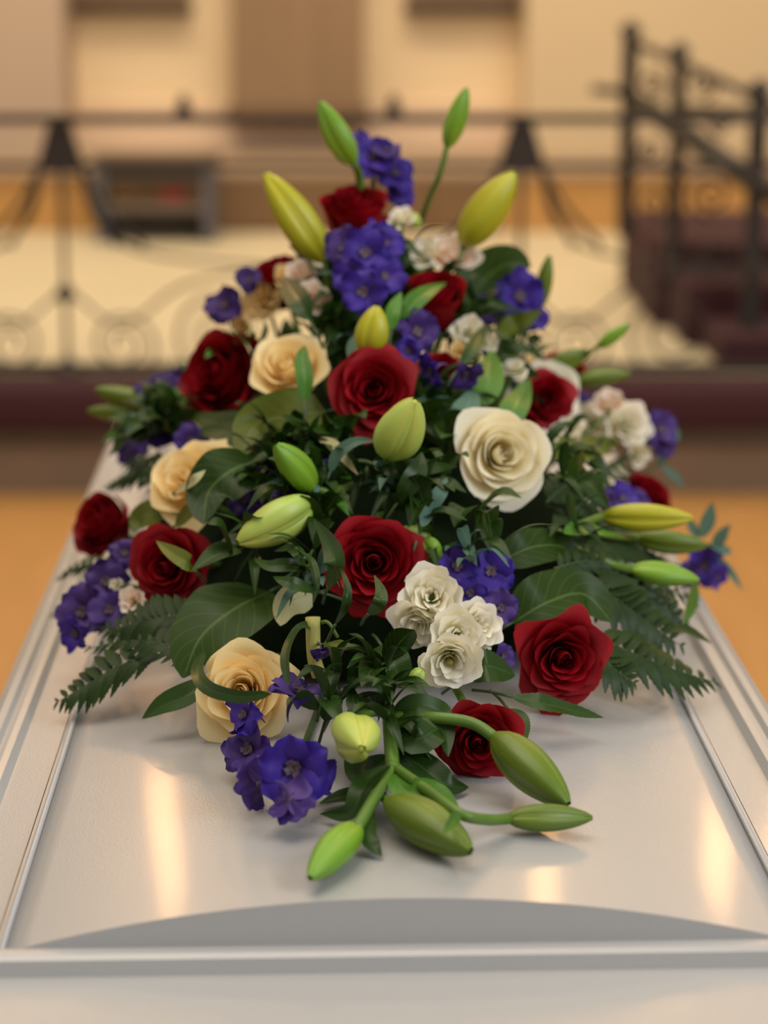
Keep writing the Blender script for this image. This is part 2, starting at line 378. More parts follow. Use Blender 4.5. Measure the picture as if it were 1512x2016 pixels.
for cx, cy, r, Y in ((1285, 165, 28, 7.4), (1385, 165, 30, 7.0), (1420, 240, 26, 6.9), (1280, 300, 26, 7.4), (1400, 385, 45, 7.0), (1285, 400, 36, 7.4), (1405, 520, 50, 7.0)):
    c = sp(cx, cy, Y); rr = r / FPX * Y
    link('scroll', tube('scroll', spiral(c.x, c.z, rr, -PI / 2, 1.6, 1 if cx % 2 else -1), .007, MIRON, 30, 6), sr, (0, c.y, 0))

# ---- lanterns hanging over the chancel step (above the picture; they glint on the lid)
MGLOW = bpy.data.materials.new('lantern_glass'); MGLOW.use_nodes = True
nt = MGLOW.node_tree; em = N(nt, 'ShaderNodeEmission'); em.inputs[0].default_value = (1, .53, .21, 1); em.inputs[1].default_value = 20
nt.links.new(em.outputs[0], nt.nodes['Material Output'].inputs[0])
def lantern(x, y, z, h, label):
    t = thing('hanging_lantern', label, 'lantern', (x, y, z), group='lanterns over the chancel step')
    link('glass', lathe('glass', [(.04, 0), (.075, .03), (.075, h - .03), (.04, h)], MGLOW, 14), t)
    link('base_ring', lathe('base_ring', [(.03, -.03), (.08, -.01), (.085, .012), (.05, .014)], MIRON, 14), t)
    link('cap', lathe('cap', [(.085, h - .012), (.09, h), (.04, h + .08), (.01, h + .1)], MIRON, 14), t)
    link('chain', tube('chain', [(0, 0, h + .1), (0, 0, 7.9 - z)], .006, MIRON, 2, 6), t)
lantern(-1.23, 6.0, 2.25, .55, 'tall warm hanging lantern over the left of the chancel step')
lantern(.84, 6.0, 2.50, .60, 'tall warm hanging lantern above the middle of the chancel step')
lantern(1.73, 6.0, 1.98, .40, 'tall warm hanging lantern near the carpeted steps')

# ================================================================ COFFIN
def lacquer():
    m, nt, b = new_mat('white_lacquer'); b.inputs['Base Color'].default_value = (.72, .71, .69, 1); b.inputs['Roughness'].default_value = .27
    b.inputs['Specular IOR Level'].default_value = .55; b.inputs['Coat Weight'].default_value = .25; b.inputs['Coat Roughness'].default_value = .10
    f = noise_tex(nt, 520, 2); g = noise_tex(nt, 3, 2)
    nt.links.new(mixc(nt, g, (.405, .402, .40), (.44, .437, .435)), b.inputs['Base Color'])
    bump(nt, b, f, .45, .0007); return m
ML = lacquer()
cof = thing('coffin', 'white lacquered coffin with a raised curved lid panel and beaded edges', 'coffin', (CO.x, CO.y, .42), Matrix.Rotation(math.atan2(-AX.x, AX.y), 3, 'Z'))
HW, OW, SAG, LEN, Z0 = .271, .345, .036, 1.70, LIDZ - .42
RR = (HW * HW + SAG * SAG) / (2 * SAG)
def extr(name, prof, y0, y1, mat, caps=True, smooth=False, ny=1):
    n = len(prof); v = []; f = []
    for j in range(ny + 1):
        y = y0 + (y1 - y0) * j / ny; v += [(x, y, z) for x, z in prof]
    for j in range(ny):
        for i in range(n): a = j * n + i; b = j * n + (i + 1) % n; f.append((a, b, b + n, a + n))
    if caps:
        k = len(v); v = v + v[:n] + v[ny * n:ny * n + n]; f.append(tuple(range(k, k + n))[::-1]); f.append(tuple(range(k + n, k + 2 * n)))
    m = mesh(name, v, f, mat, smooth=False)
    if smooth:
        for p in m.polygons:
            if len(p.vertices) == 4: p.use_smooth = True
    return m
arc = []
for i in range(33):
    x = -HW + 2 * HW * i / 32; arc.append((x, Z0 + math.sqrt(RR * RR - x * x) - (RR - SAG)))
prof = [(-HW, Z0 - .01), (-HW, Z0 - .001)] + arc + [(HW, Z0 - .001), (HW, Z0 - .01)]
pm = extr('lid_panel', prof, 0.004, LEN - .004, ML); 
for p in pm.polygons:
    if len(p.vertices) == 4 and abs(p.normal.z) > .5: p.use_smooth = True
link('lid_panel', pm, cof)
# lid board with moulded long edges (cross-section), flat board then raised lip
lip = [(-OW - .006, Z0 - .05), (-OW - .008, Z0 - .014), (-OW - .004, Z0 - .003), (-OW + .004, Z0 + .002), (-OW + .010, Z0 + .001), (-OW + .014, Z0 - .003), (-OW + .020, Z0 - .001), (-OW + .026, Z0 - .001), (-OW + .031, Z0 - .0085), (-HW - .0095, Z0 - .003), (-HW - .009, Z0 - .009)]
prof = lip + [(-x, z) for x, z in reversed(lip)]
link('lid_board', extr('lid_board', prof, -.20, LEN + .06, ML), cof)
def bead_path(name, pts, r): return link(name, tube(name, pts, r, ML, max(2, len(pts) - 1), 10), cof)
for s in (-1, 1):
    link('side_bead', tube('side_bead', [(s * (HW + .0026), -.004, Z0 + .0005), (s * (HW + .0026), LEN, Z0 + .0005)], .0024, ML, 2, 10), cof)
    link('side_strip', mesh('side_strip', *box_vf(min(s * (HW + .005), s * (HW + .0085)), max(s * (HW + .005), s * (HW + .0085)), -.004, LEN, Z0 - .009, Z0 - .0025), ML, smooth=False), cof)
# the moulding across the end of the panel: flat fillet, then a cove down to the board
ep = [(0.004, Z0 - .012), (.004, Z0 + .003), (-.002, Z0 + .0045), (-.010, Z0 + .0045), (-.014, Z0 + .002), (-.016, Z0 - .010), (-.026, Z0 - .0165), (-.034, Z0 - .019), (-.040, Z0 - .0185), (-.040, Z0 - .03), (.004, Z0 - .03)]
v, f = [], []; n = len(ep)
for x in (-OW + .012, OW - .012): v += [(x, y, z) for y, z in ep]
for i in range(n): f.append((i, (i + 1) % n, (i + 1) % n + n, i + n))
f += [tuple(range(n))[::-1], tuple(range(n, 2 * n))]
import bmesh
em_ = mesh('end_moulding', v, f, ML, smooth=False); bm = bmesh.new(); bm.from_mesh(em_); bmesh.ops.recalc_face_normals(bm, faces=bm.faces[:]); bm.to_mesh(em_); bm.free()
link('end_moulding', em_, cof)
v, f = box_vf(-OW + .02, OW - .02, -.18, LEN + .04, .005, Z0 - .02, .01)
link('coffin_body', mesh('coffin_body', v, f, ML, smooth=False), cof)
for s in (-1, 1):
    for k in (0.25, .85, 1.45):
        hx = s * (OW - .02)
        link('handle', tube('handle', [(hx, k - .08, .24), (hx + s * .045, k - .075, .22), (hx + s * .045, k + .075, .22), (hx, k + .08, .24)], .008, MGREY, 14, 8), cof)
bi = thing('bier', 'dark wheeled bier frame carrying the white coffin', 'bier', (CO.x, CO.y, 0), Matrix.Rotation(math.atan2(-AX.x, AX.y), 3, 'Z'))
link('platform', mesh('platform', *box_vf(-.28, .28, -.12, LEN - .02, .37, .42, .008), MDARK, smooth=False), bi)
for x in (-.24, .24):
    for y in (-.05, LEN - .1):
        link('leg', mesh('leg', *box_vf(x - .02, x + .02, y - .02, y + .02, .05, .37), MDARK, smooth=False), bi)
        link('wheel', lathe('wheel', [(.01, -.015), (.045, -.015), (.05, -.008), (.05, .008), (.045, .015), (.01, .015)], MIRON, 14), bi, mtx=Matrix.Translation((x, y, .05)) @ Matrix.Rotation(PI / 2, 4, 'Y'))

# ================================================================ FLOWERS
random.seed(11)
BLOCK = []; NAMED = []     # (px, py, short phrase) for wording the labels of the greenery
fo = thing('foam_tray', 'dark green floral foam mound on a black tray inside the flower spray', 'floral foam', AP * 1)
def foam_fn(u, v):
    a = u * 2 * PI; rho = math.sin(v * PI / 2) * .62; x = math.cos(a) * rho; y = math.sin(a) * rho
    z = .40 * (1 - rho / .86) * .66
    p = BX * (x * .37) + AX * (y * (.76 if y < 0 else .85)); n = noise.noise(p * 30) * .008
    return (p.x, p.y, max(z + n, .047) if v < .999 else .047)
link('foam', grid('foam', 40, 14, foam_fn, M['foam']), fo)
link('tray', lathe('tray', [(.20, .038), (.235, .04), (.24, .055), (.22, .05)], M['tray'], 24), fo)

def rose(px, py, rpx, face, label, mat='red', n=28, off=0.0, seed=0, pointed=1.0, open_=1.0, short=None, name='rose', cat='rose', group=None, stem=True, cup=1.0, tall=0.0):
    rnd = random.Random(seed or (px * 7 + py)); d = facing(*face)
    c = at(px, py, depth(px, py, off)); R = px2m(rpx, c); c = at(px, py, min(c.y, onlid(px, py, .80 * R))); R = px2m(rpx, c)
    F = frame(d, UP) @ Matrix.Rotation(rnd.uniform(0, 6), 3, 'Z')
    loc = c - d * (R * .05)
    t = thing(name, label, cat, loc, F, group); NAMED.append((px, py, short or label)); BLOCK.append((px, py, rpx))
    for i in range(n):
        tt = i / (n - 1); th = i * 2.39996 + rnd.uniform(-.25, .25)
        wid = 3.4 + (1.85 - 3.4) * tt ** .6
        rtop = (.03 + .79 * tt ** 1.08) * (1 if tt < .5 else 1 + (open_ - 1) * (tt - .5) * 2) * (1 - .22 * tall * tt)
        ztop = .26 + .07 * math.sin(PI * min(1, tt * 1.2)) - .36 * tt ** 2.6 * cup * (1 - .8 * tall)
        rb = .02 + .16 * tt; zb = -.62 - .55 * tall + .05 * rnd.random()
        roll = (.015 + .17 * tt ** 1.6) * rnd.uniform(.7, 1.2) * (1 - .55 * tall); pk = (.01 + .14 * tt ** 1.5) * pointed * rnd.uniform(.4, 1.4) * (1.1 if tt > .75 else 1) * (1 - .6 * tall); ph = rnd.uniform(0, 6); rtop *= rnd.uniform(.94, 1.06)
        def fn(u, v, th=th, wid=wid, rtop=rtop, ztop=ztop, rb=rb, zb=zb, roll=roll, pk=pk, ph=ph, tt=tt):
            e = abs(2 * u - 1); vv = v * (1 - .20 * e ** 3)
            g = math.sin(min(1, vv) * PI / 2) ** (.85 - .25 * tall)
            r = rb + (rtop - rb) * g; z = zb + (ztop - zb) * vv ** 1.15
            q = max(0, (vv - .66) / .34)
            peak = math.exp(-((2 * u - 1) / .30) ** 2)
            r += roll * q * q + pk * q * peak; z -= roll * .75 * q ** 2.5 + pk * .5 * q * q * peak * tt - pk * .25 * q * peak * (1 - tt)
            r += .05 * tt * e ** 3 * vv
            r += .055 * (u - .5) * (.4 + tt) * vv
            r += (.006 + .022 * tt) * math.sin(u * 9 + ph + v * 3) * vv; z += .018 * math.sin(u * 11 + ph * 2) * q
            if tt < .25: r *= 1 - .45 * q
            a = th + (u - .5) * wid * (.42 + .58 * math.sin(min(1, vv * 1.25) * PI / 2))
            return Vector((r * math.cos(a), r * math.sin(a), z)) * R
        link('petal', grid('petal', 12, 9, fn, M[mat]), t)
    cal = link('calyx', lathe('calyx', [(.035 * R, -.98 * R), (.05 * R, -.86 * R), (.15 * R, -.80 * R), (.20 * R, -.66 * R), (.19 * R, -.52 * R), (.1 * R, -.45 * R)], M['stem'], 10), t)
    for k in range(5):
        a0 = k * 2 * PI / 5
        def sf(u, v, a0=a0):
            w = .16 * (1 - v) ** .7; r = .18 + .34 * v; z = -.62 - .10 * v + .25 * v * v - .3 * v ** 3
            return Vector((math.cos(a0) * r - math.sin(a0) * (u - .5) * w * 2, math.sin(a0) * r + math.cos(a0) * (u - .5) * w * 2, z)) * R
        link('sepal', grid('sepal', 2, 5, sf, M['bright']), cal)
    if stem:
        base = AP + (loc - AP) * .45; base.z = max(LIDZ + .06, min(base.z, loc.z - .01))
        inv = F.transposed(); e = inv @ (base - loc)
        link('stem', tube('stem', [(0, 0, -.95 * R), (0, 0, -1.3 * R), e], .0035, M['stem'], 8, 6), t)
    return t

def bloom(t, px, py, rpx, face, mat='white', n=15, off=0.0, opened=.6, seed=0, part='bloom'):
    """a frilled lisianthus bloom as a part of stem t; its petals are sub-parts"""
    rnd = random.Random(seed or (px * 5 + py * 3)); d = facing(*face); c = at(px, py, depth(px, py, off)); R = px2m(rpx * 1.14, c); c = at(px, py, min(c.y, onlid(px, py, .7 * R)))
    F = frame(d, UP) @ Matrix.Rotation(rnd.uniform(0, 6), 3, 'Z'); o = link(part, lathe('bloom', [(.02 * R, -.95 * R), (.07 * R, -.9 * R), (.17 * R, -.74 * R), (.2 * R, -.5 * R), (.14 * R, -.38 * R), (.02 * R, -.34 * R)], M['stem'], 10), None)
    o.parent = t; o.matrix_basis = Matrix.Translation(c - d * R * .1 - t.location) @ F.to_4x4()
    hole = .02 + .22 * opened
    for i in range(n):
        tt = i / (n - 1); th = i * 2.39996 + rnd.uniform(-.3, .3); wid = 2.6 + (1.7 - 2.6) * tt ** .5
        rtop = hole + (.80 - hole) * tt; ztop = .22 + .10 * math.sin(PI * tt) - .22 * tt ** 2; ph = rnd.uniform(0, 6); roll = .06 + .16 * tt * rnd.uniform(.6, 1.2)
        def fn(u, v, th=th, wid=wid, rtop=rtop, ztop=ztop, ph=ph, roll=roll, tt=tt):
            e = abs(2 * u - 1); vv = v * (1 - .22 * e ** 3); g = math.sin(vv * PI / 2) ** .8
            rb = .03 + .14 * tt; r = rb + (rtop - rb) * g; z = -.55 + (ztop + .55) * vv ** 1.1; q = max(0, (vv - .6) / .4)
            r += roll * q * q + .05 * q * math.sin(u * 13 + ph) * (.4 + tt) + .04 * (u - .5); z += -.5 * roll * q ** 3 + .05 * q * math.sin(u * 10 + ph * 1.7)
            a = th + (u - .5) * wid * (.45 + .55 * math.sin(min(1, vv * 1.3) * PI / 2)); return Vector((r * math.cos(a), r * math.sin(a), z)) * R
        link('petal', grid('petal', 10, 7, fn, M[mat]), o)
    BLOCK.append((px, py, rpx))
    if opened > .4:
        link('pistil', lathe('pistil', [(.05 * R, -.4 * R), (.09 * R, -.25 * R), (.05 * R, -.05 * R), (.10 * R, .02 * R), (.02 * R, .06 * R)], M['pistil'], 8), o)
    return o, c - d * R

def stem_to(t, name, p, r=.0022, mat='stem', goal=None):
    base = goal if goal else AP + (p - AP) * .5
    base = Vector(base); base.z = max(LIDZ + .05, min(base.z, p.z))
    T = t.location
    link(name, tube(name, [p - T, (p * .5 + base * .5 + Vector((0, 0, -.01))) - T, base - T], r, M[mat], 8, 6), t)

def spray(name, label, cat, blooms, short, mat='white', buds=(), group='white lisianthus stems', off=0.0):
    c = at(blooms[0][0], blooms[0][1], depth(blooms[0][0], blooms[0][1], off)); t = thing(name, label, cat, c, None, group)
    for b in blooms:
        o, back = bloom(t, b[0], b[1], b[2], b[3] if len(b) > 3 else (0, .35, 1), b[5] if len(b) > 5 else mat, 16 if b[2] > 40 else 11, off + (b[6] if len(b) > 6 else 0), b[4] if len(b) > 4 else .3); stem_to(t, 'stem', back)
    for (bx, by, tx, ty, w) in buds: lily_bud(t, (bx, by), (tx, ty), w, 'pale', off, part='bud', lobes=5)
    NAMED.append((blooms[0][0], blooms[0][1], short)); return t

def floret(t, px, py, rpx, face, mat='blue', off=0.0, seed=0, spur=1.0, cupk=.25):
    rnd = random.Random(seed or (px * 3 + py)); d = facing(*face); c = at(px, py, depth(px, py, off)); R = px2m(rpx * 1.12, c); c = at(px, py, min(c.y, onlid(px, py, .65 * R)))
    d = (d + Vector((rnd.uniform(-.22, .22), 0, rnd.uniform(-.2, .2)))).normalized()
    F = frame(d, UP) @ Matrix.Rotation(rnd.uniform(-.5, .5), 3, 'Z'); L = Matrix.Translation(c - t.location) @ F.to_4x4()
    o = link('floret', lathe('floret', [(.03 * R, -.22 * R), (.13 * R, -.12 * R), (.16 * R, 0), (.20 * R, .12 * R), (.14 * R, .17 * R), (.05 * R, .10 * R), (.01 * R, .08 * R)], M['bee'], 9)); o.parent = t; o.matrix_basis = L
    for k in range(5):
        a0 = PI / 2 + k * 2 * PI / 5 + rnd.uniform(-.12, .12); ph = rnd.uniform(0, 6); w = rnd.uniform(.46, .62); tw = rnd.uniform(-.3, .3); ck = cupk + .1 + rnd.uniform(-.22, .3); ln = rnd.uniform(.88, 1.1)
        def fn(u, v, a0=a0, ph=ph, w=w, tw=tw, ck=ck, ln=ln, k=k):
            s = (u - .5) * 2; ww = w * (math.sin(PI * min(1, .12 + .80 * v)) ** .62) * (1 if v < .93 else .75)
            r = .06 + .94 * ln * v * (1 - .10 * abs(s) ** 2 * (v > .9)); y = s * ww
            z = -.10 + ck * math.sin(v * 1.7) - .22 * v ** 3 + .10 * s * s * v + tw * s * v + .07 * math.sin(u * 9 + ph) * v + .05 * math.sin(v * 7 + u * 4 + ph) * v + .03 * (k % 2)
            return Vector((r * math.cos(a0) - y * math.sin(a0), r * math.sin(a0) + y * math.cos(a0), z)) * R
        link('sepal', grid('sepal', 8, 7, fn, M[mat]), o)
    for k in range(4):
        a0 = k * PI / 2 + .4
        def pf(u, v, a0=a0):
            s = (u - .5); r = .06 + .16 * v; return Vector((r * math.cos(a0) - s * .2 * math.sin(a0), r * math.sin(a0) + s * .2 * math.cos(a0), .10 + .20 * v - .1 * v * v)) * R
        link('bee_petal', grid('bee_petal', 3, 3, pf, M['bee']), o)
    if spur:
        link('spur', tube('spur', [(0, 0, -.08 * R), (0, .12 * R, -.5 * R), (0, .10 * R, -.85 * R), (0, -.06 * R, -1.15 * R * spur)], [.11 * R, .085 * R, .05 * R, .015 * R], M['spur'], 9, 7), o)
    return o, c - d * R * .2

def delph(label, florets, short, mat='blue', off=0.0, path=None):
    f0 = florets[0]; c = at(f0[0], f0[1], depth(f0[0], f0[1], off)); t = thing('delphinium_spike', label, 'delphinium', c, None, 'delphinium stems in the spray')
    for f in florets:
        o, back = floret(t, f[0], f[1], f[2], f[3] if len(f) > 3 else (0, .3, 1), f[4] if len(f) > 4 else mat, off + (f[5] if len(f) > 5 else 0))
    stem_to(t, 'stem', c + Vector((0, .02, -.01)), .003, 'dstem')
    NAMED.append((f0[0], f0[1], short)); return t

def lily_bud(t, base, tip, wpx, col='g', off=0.0, off2=None, part='bud', lobes=3, roll=None, d0=None, d1=None):
    A = at(base[0], base[1], d0 if d0 else depth(base[0], base[1], off)); B = at(tip[0], tip[1], d1 if d1 else (A.y + (off2 if off2 is not None else 0)))
    ax = B - A; L = ax.length; R = px2m(wpx, A) / 2; rnd = random.Random(base[0] + tip[1]); z = ax.normalized(); F = frame(z, UP) @ Matrix.Rotation(roll if roll is not None else rnd.uniform(0, 2), 3, 'Z')
    mat = {'g': 'budg', 'd': 'budd', 'y': 'budy', 'p': 'budp', 'pale': 'budp'}[col]
    def rad(v): return max(.0, (math.sin(PI * min(1, .05 + .93 * v ** .88)) ** .62)) * (1 - .10 * v)
    core = lathe('bud', [(max(.002 * R, R * .86 * rad(i / 10)), L * (.01 + .97 * i / 10)) for i in range(11)], M[mat], 14)
    o = link(part, core); o.parent = t; o.matrix_basis = Matrix.Translation(A - t.location) @ F.to_4x4()
    for k in range(lobes):
        a0 = k * 2 * PI / lobes; span = 2 * PI / lobes * .97
        def fn(u, v, a0=a0, span=span):
            s = abs(2 * u - 1); a = a0 + (u - .5) * span; vv = v
            r = rad(vv) * (1.0 - .20 * s ** 2.2 - .10 * s ** 8) * (1 + .035 * math.exp(-((u - .5) / .06) ** 2)) * 1.05
            return Vector((R * r * math.cos(a), R * r * math.sin(a), L * vv))
        link('tepal', grid('tepal', 12, 12, fn, M[mat]), o)
    return A, B
def lily(label, buds, short, col='g', stems=(), off=0.0, leaves=(), group='lily stems in the spray', auto=True):
    b0 = buds[0]; p = at(b0[0], b0[1], depth(b0[0], b0[1], off)); t = thing('lily_stem', label, 'lily', p, None, group)
    for b in buds:
        kw = b[6] if len(b) > 6 else {}
        A, B = lily_bud(t, (b[0], b[1]), (b[2], b[3]), b[4], b[5] if len(b) > 5 else col, off, **kw)
        if auto and not stems: stem_to(t, 'stem', A, .0028)
    for s in stems:
        pts = [at(x, y, depth(x, y, off + o_)) - t.location for x, y, o_ in s[0]]
        link('stem', tube('stem', pts, s[1], M['stem'], 14, 8), t)
    for lf in leaves: leaf_part(t, **lf)
    NAMED.append(((b0[0] + b0[2]) / 2, (b0[1] + b0[3]) / 2, short)); return t

def ribbon(name, pts, w, nrm, mat, fold=.25, serr=0, n=14, nu=6, shape=(.75, .9), twist=0.0, wave=0.0):
    """a leaf blade along a centre line (points relative to the leaf's origin)"""
    c = spline(pts, n); rows = []
    for i, p in enumerate(c):
        t = (c[min(i + 1, n)] - c[max(i - 1, 0)]).normalized(); s = t.cross(nrm)
        s = s.normalized() if s.length > 1e-4 else t.orthogonal().normalized(); m = s.cross(t).normalized()
        a = twist * (i / n - .2)
        s, m = s * math.cos(a) + m * math.sin(a), m * math.cos(a) - s * math.sin(a); rows.append((p, s, m))
    vs, uv, fs = [], [], []
    for i, (p, s, m) in enumerate(rows):
        v = i / n; ww = w / 2 * max(.03, math.sin(PI * (v ** shape[0])) ** shape[1])
        if serr and i % 2 and v < .97: ww *= 1 + serr
        for j in range(nu + 1):
            u = j / nu; q = 2 * u - 1
            vs.append(p + s * (q * ww) + m * (abs(q) * ww * fold + wave * w * math.sin(v * 14 + q * 2) * abs(q))); uv.append((u, v))
    for i in range(n):
        for j in range(nu): a = i * (nu + 1) + j; fs.append((a, a + 1, a + nu + 2, a + nu + 1))
    return mesh(name, vs, fs, M[mat], uv)
def pts3(pts, off=0.0):
    out = []
    for q in pts:
        out.append(at(q[0], q[1], depth(q[0], q[1], off + (q[2] if len(q) > 2 else 0))))
    for p in out: p.z = max(p.z, lidz(p) + .004)
    return out
def leaf_part(t, pts, w, mat='bright', nrm=(0, .5, .8), fold=.25, serr=0, off=0.0, name='leaf', twist=0, n=14, shape=(.75, .9)):
    P = pts3(pts, off); W_ = px2m(w, P[0]); T = t.location
    link(name, ribbon(name, [p - T for p in P], W_, facing(*nrm), mat, fold, serr, n if not serr else 26, 6, shape, twist), t)
def leaf(label, pts, w, mat='broad', nrm=(0, .4, .9), fold=.2, serr=0, off=0.0, name='broad_leaf', cat='leaf', twist=0, group=None, petiole=True, shape=(.75, .8)):
    P = pts3(pts, off); t = thing(name, label, cat, P[0], None, group); W_ = px2m(w, P[0]); T = P[0]
    link('blade', ribbon('blade', [p - T for p in P], W_, facing(*nrm), mat, fold, serr, 30 if serr else 16, 8, shape, twist), t)
    if petiole:
        d = (P[0] - P[1]).normalized(); link('petiole', tube('petiole', [(0, 0, 0), d * .02, d * .035 + Vector((0, .01, -.005))], .0014, M['dstem'], 5, 5), t)
    return t
def fern(label, pts, wpx, pairs=12, nrm=(0, .6, .7), off=0.0, short=None, mat='fern', serr=.28, droop=.0, shape_k=1.0):
    P = pts3(pts, off); T = P[0]; t = thing('fern_frond', label, 'fern', T, None, 'fern fronds round the spray'); W_ = px2m(wpx, P[0]); nm = facing(*nrm)
    c = spline([p - T for p in P], 40); link('rachis', tube('rachis', [p - T for p in P], [.0014, .0004], M['dstem'], 16, 5), t)
    rnd = random.Random(int(pts[0][0]))
    for k in range(pairs):
        v = .08 + .90 * k / (pairs - 1); i = int(v * 40); p = c[i]; tg = (c[min(i + 1, 40)] - c[max(0, i - 1)]).normalized(); s = tg.cross(nm).normalized()
        ln = W_ / 2 * (.25 + .75 * math.sin(PI * min(1, (.18 + .82 * v)) ** .9)) if v < .96 else W_ * .12
        for sg in (-1, 1):
            d = (s * sg * .86 + tg * .62 + nm * rnd.uniform(-.12, .08)).normalized()
            link('pinna', ribbon('pinna', [p, p + d * ln * .5 + nm * ln * .06, p + d * ln - nm * ln * .06], ln * .28, nm, mat, .12, serr, 16, 2, (.62, .75)), t)
    if short: NAMED.append((pts[-1][0], pts[-1][1], short))
    return t
def sprig3(label, base, d, length, nleaf, ll, lw, mat, seed, name='ruscus_sprig', cat='foliage', group='ruscus sprigs in the spray'):
    rnd = random.Random(seed); t = thing(name, label, cat, base, None, group); d = d.normalized(); side = d.cross(Vector((0, 0, 1)))
    if side.length < .1: side = Vector((1, 0, 0))
    side.normalize(); up = side.cross(d)
    c = spline([(0, 0, 0), d * length * .5 + up * .008, d * length + Vector((0, 0, -.01))], 20); link('stem', tube('stem', [c[0], c[10], c[20]], [.0016, .0007], M['dstem'], 8, 5), t)
    for k in range(nleaf):
        i = int(20 * (k + 1) / nleaf); a = k * 2.4 + rnd.uniform(-.4, .4); r = side * math.cos(a) + up * math.sin(a)
        q = (d * .75 + r * .75 + Vector((0, 0, rnd.uniform(-.2, .2)))).normalized(); L = ll * rnd.uniform(.75, 1.15)
        nm = (up * .8 + r * .3 + Vector((0, -.5, .5)) + Vector((rnd.uniform(-.4, .4), 0, 0))).normalized()
        link('leaf', ribbon('leaf', [c[i], c[i] + q * L * .5 + nm * .006, c[i] + q * L - Vector((0, 0, .3 * L * rnd.random()))], lw * rnd.uniform(.8, 1.15), nm, mat, .3, 0, 10, 4, (.72, .9), rnd.uniform(-.5, .5)), t)
    return t

# ---- red roses
rose(700, 402, 92, (0, .80, .60), 'red rose at the very top of the spray, seen from its side', short='the topmost red rose', pointed=1.2, off=-.02, tall=1.0)
rose(535, 535, 78, (-.4, .8, .4), 'red rose rim showing behind the small cream blooms, upper side of spray', short='the half hidden upper red rose', off=.04, tall=.7)
rose(858, 574, 86, (.05, .72, .7), 'upright red rose just under the blush white bloom', short='the red rose under the blush bloom', tall=1.0)
rose(426, 732, 112, (-.55, .25, .8), 'big loose red rose turned outward beside the cream frilled rose', short='the big outward red rose', pointed=1.4, tall=.6)
rose(735, 768, 92, (.0, .12, 1), 'open red rose in the middle of the spray behind a ribbed lily bud', short='the middle red rose', n=32, pointed=1.3)
rose(872, 716, 52, (.1, .7, .6), 'small red rose mostly hidden by blue petals next to the middle rose', short='the hidden small red rose', off=.03)
rose(1075, 785, 66, (.15, .1, 1), 'red rose ringed by a white petal rim beside the large ivory rose', short='the red rose with white rim', pointed=1.3)
rose(1126, 718, 52, (.4, .6, .5), 'dark red rose behind two slim lily buds on the shoulder of the spray', short='the shoulder red rose', off=.06)
rose(188, 1027, 84, (-.65, .3, .7), 'red rose overhanging the coffin edge, outermost on the left', short='the outermost red rose', tall=.5)
rose(325, 1118, 88, (-.35, -.05, 1), 'dark red rose with a leaf across it, above the large round leaf', short='the red rose crossed by a leaf', n=32, pointed=.9, seed=5)
rose(736, 1108, 106, (.0, .0, 1), 'largest open red rose at the centre, beside the white bloom cluster', short='the large centre red rose', n=34, pointed=1.2, seed=8)
rose(1110, 1298, 98, (.1, -.12, 1), 'velvety red rose lying near the lid with pointed outer petals', short='the red rose near the lid', n=34, pointed=1.7, seed=21)
rose(942, 1462, 92, (-.02, -.15, 1), 'foremost red rose lying under the arching lily bud stem', short='the foremost red rose', n=32, pointed=.9, seed=31)
rose(1280, 975, 74, (.5, .5, .6), 'red rose tip showing above three long lily buds', short='the red rose over the long buds', off=.0, tall=.6)
# ---- cream roses
rose(990, 893, 104, (.18, .05, 1), 'largest ivory rose standing proud on its stem', 'ivory', 26, short='the largest ivory rose', pointed=.6, open_=1.0, seed=4, cup=.8, off=-.03)
rose(476, 1360, 104, (-.1, .12, 1), 'cream rose on the lid with a strap leaf curled across it', 'cream', 26, short='the cream rose on the lid', pointed=1.0, seed=12, cup=1.1)
rose(562, 716, 86, (-.15, .45, .85), 'frilled cream rose beside the big outward red rose', 'cream', 22, short='the frilled cream rose', pointed=1.2, seed=14)
rose(368, 938, 100, (-.35, .45, .8), 'cream rose half hidden by a round leaf on the left side', 'cream', 20, short='the half hidden cream rose', pointed=1.5, seed=15, off=-.03)
rose(1078, 776, 88, (.3, .1, 1), 'white rose mostly hidden behind the rimmed red rose', 'white', 18, short='the hidden white rose', off=.035, seed=16)
# ---- white lisianthus
spray('lisianthus', 'cluster of five small white blooms and a bud beside the largest red rose', 'lisianthus', [(848, 1174, 64, (-.05, .15, 1), .35), (822, 1232, 60, (-.3, -.5, .8), .3, 'white', .02), (902, 1250, 54, (.1, .05, 1), .0), (950, 1230, 54, (.5, .2, .9), .2, 'white', .01), (886, 1306, 62, (0, -.35, 1), .75, 'white', -.01)], 'the white bloom cluster', buds=((832, 1318, 806, 1354, 34),), off=-.02)
spray('lisianthus', 'small cream blooms above the frilled cream rose with a dark leaf between', 'lisianthus', [(515, 583, 46, (-.2, .3, 1), .3, 'cream'), (622, 580, 34, (.3, .3, 1), .2, 'blush'), (470, 632, 28, (-.4, 0, 1), .1, 'cream'), (600, 530, 34, (0, .6, .8), .1, 'blush'), (560, 540, 28, (0, .5, .8), .1, 'cream')], 'the small cream blooms')
spray('lisianthus', 'blush white blooms high on the spray above an upright red rose', 'lisianthus', [(893, 490, 50, (.1, .6, .8), .1, 'blush'), (834, 492, 34, (-.3, .5, .8), .1, 'white'), (792, 424, 28, (0, .6, .8), .0, 'white')], 'the blush white blooms', buds=((822, 450, 815, 418, 22),))
spray('lisianthus', 'two tiny white blooms below the dark blue shoulder delphinium', 'lisianthus', [(922, 645, 34, (0, .3, 1), .2), (955, 670, 28, (.2, .2, 1), .1), (905, 690, 22, (0, .1, 1), .1, 'cream')], 'the two tiny white blooms')
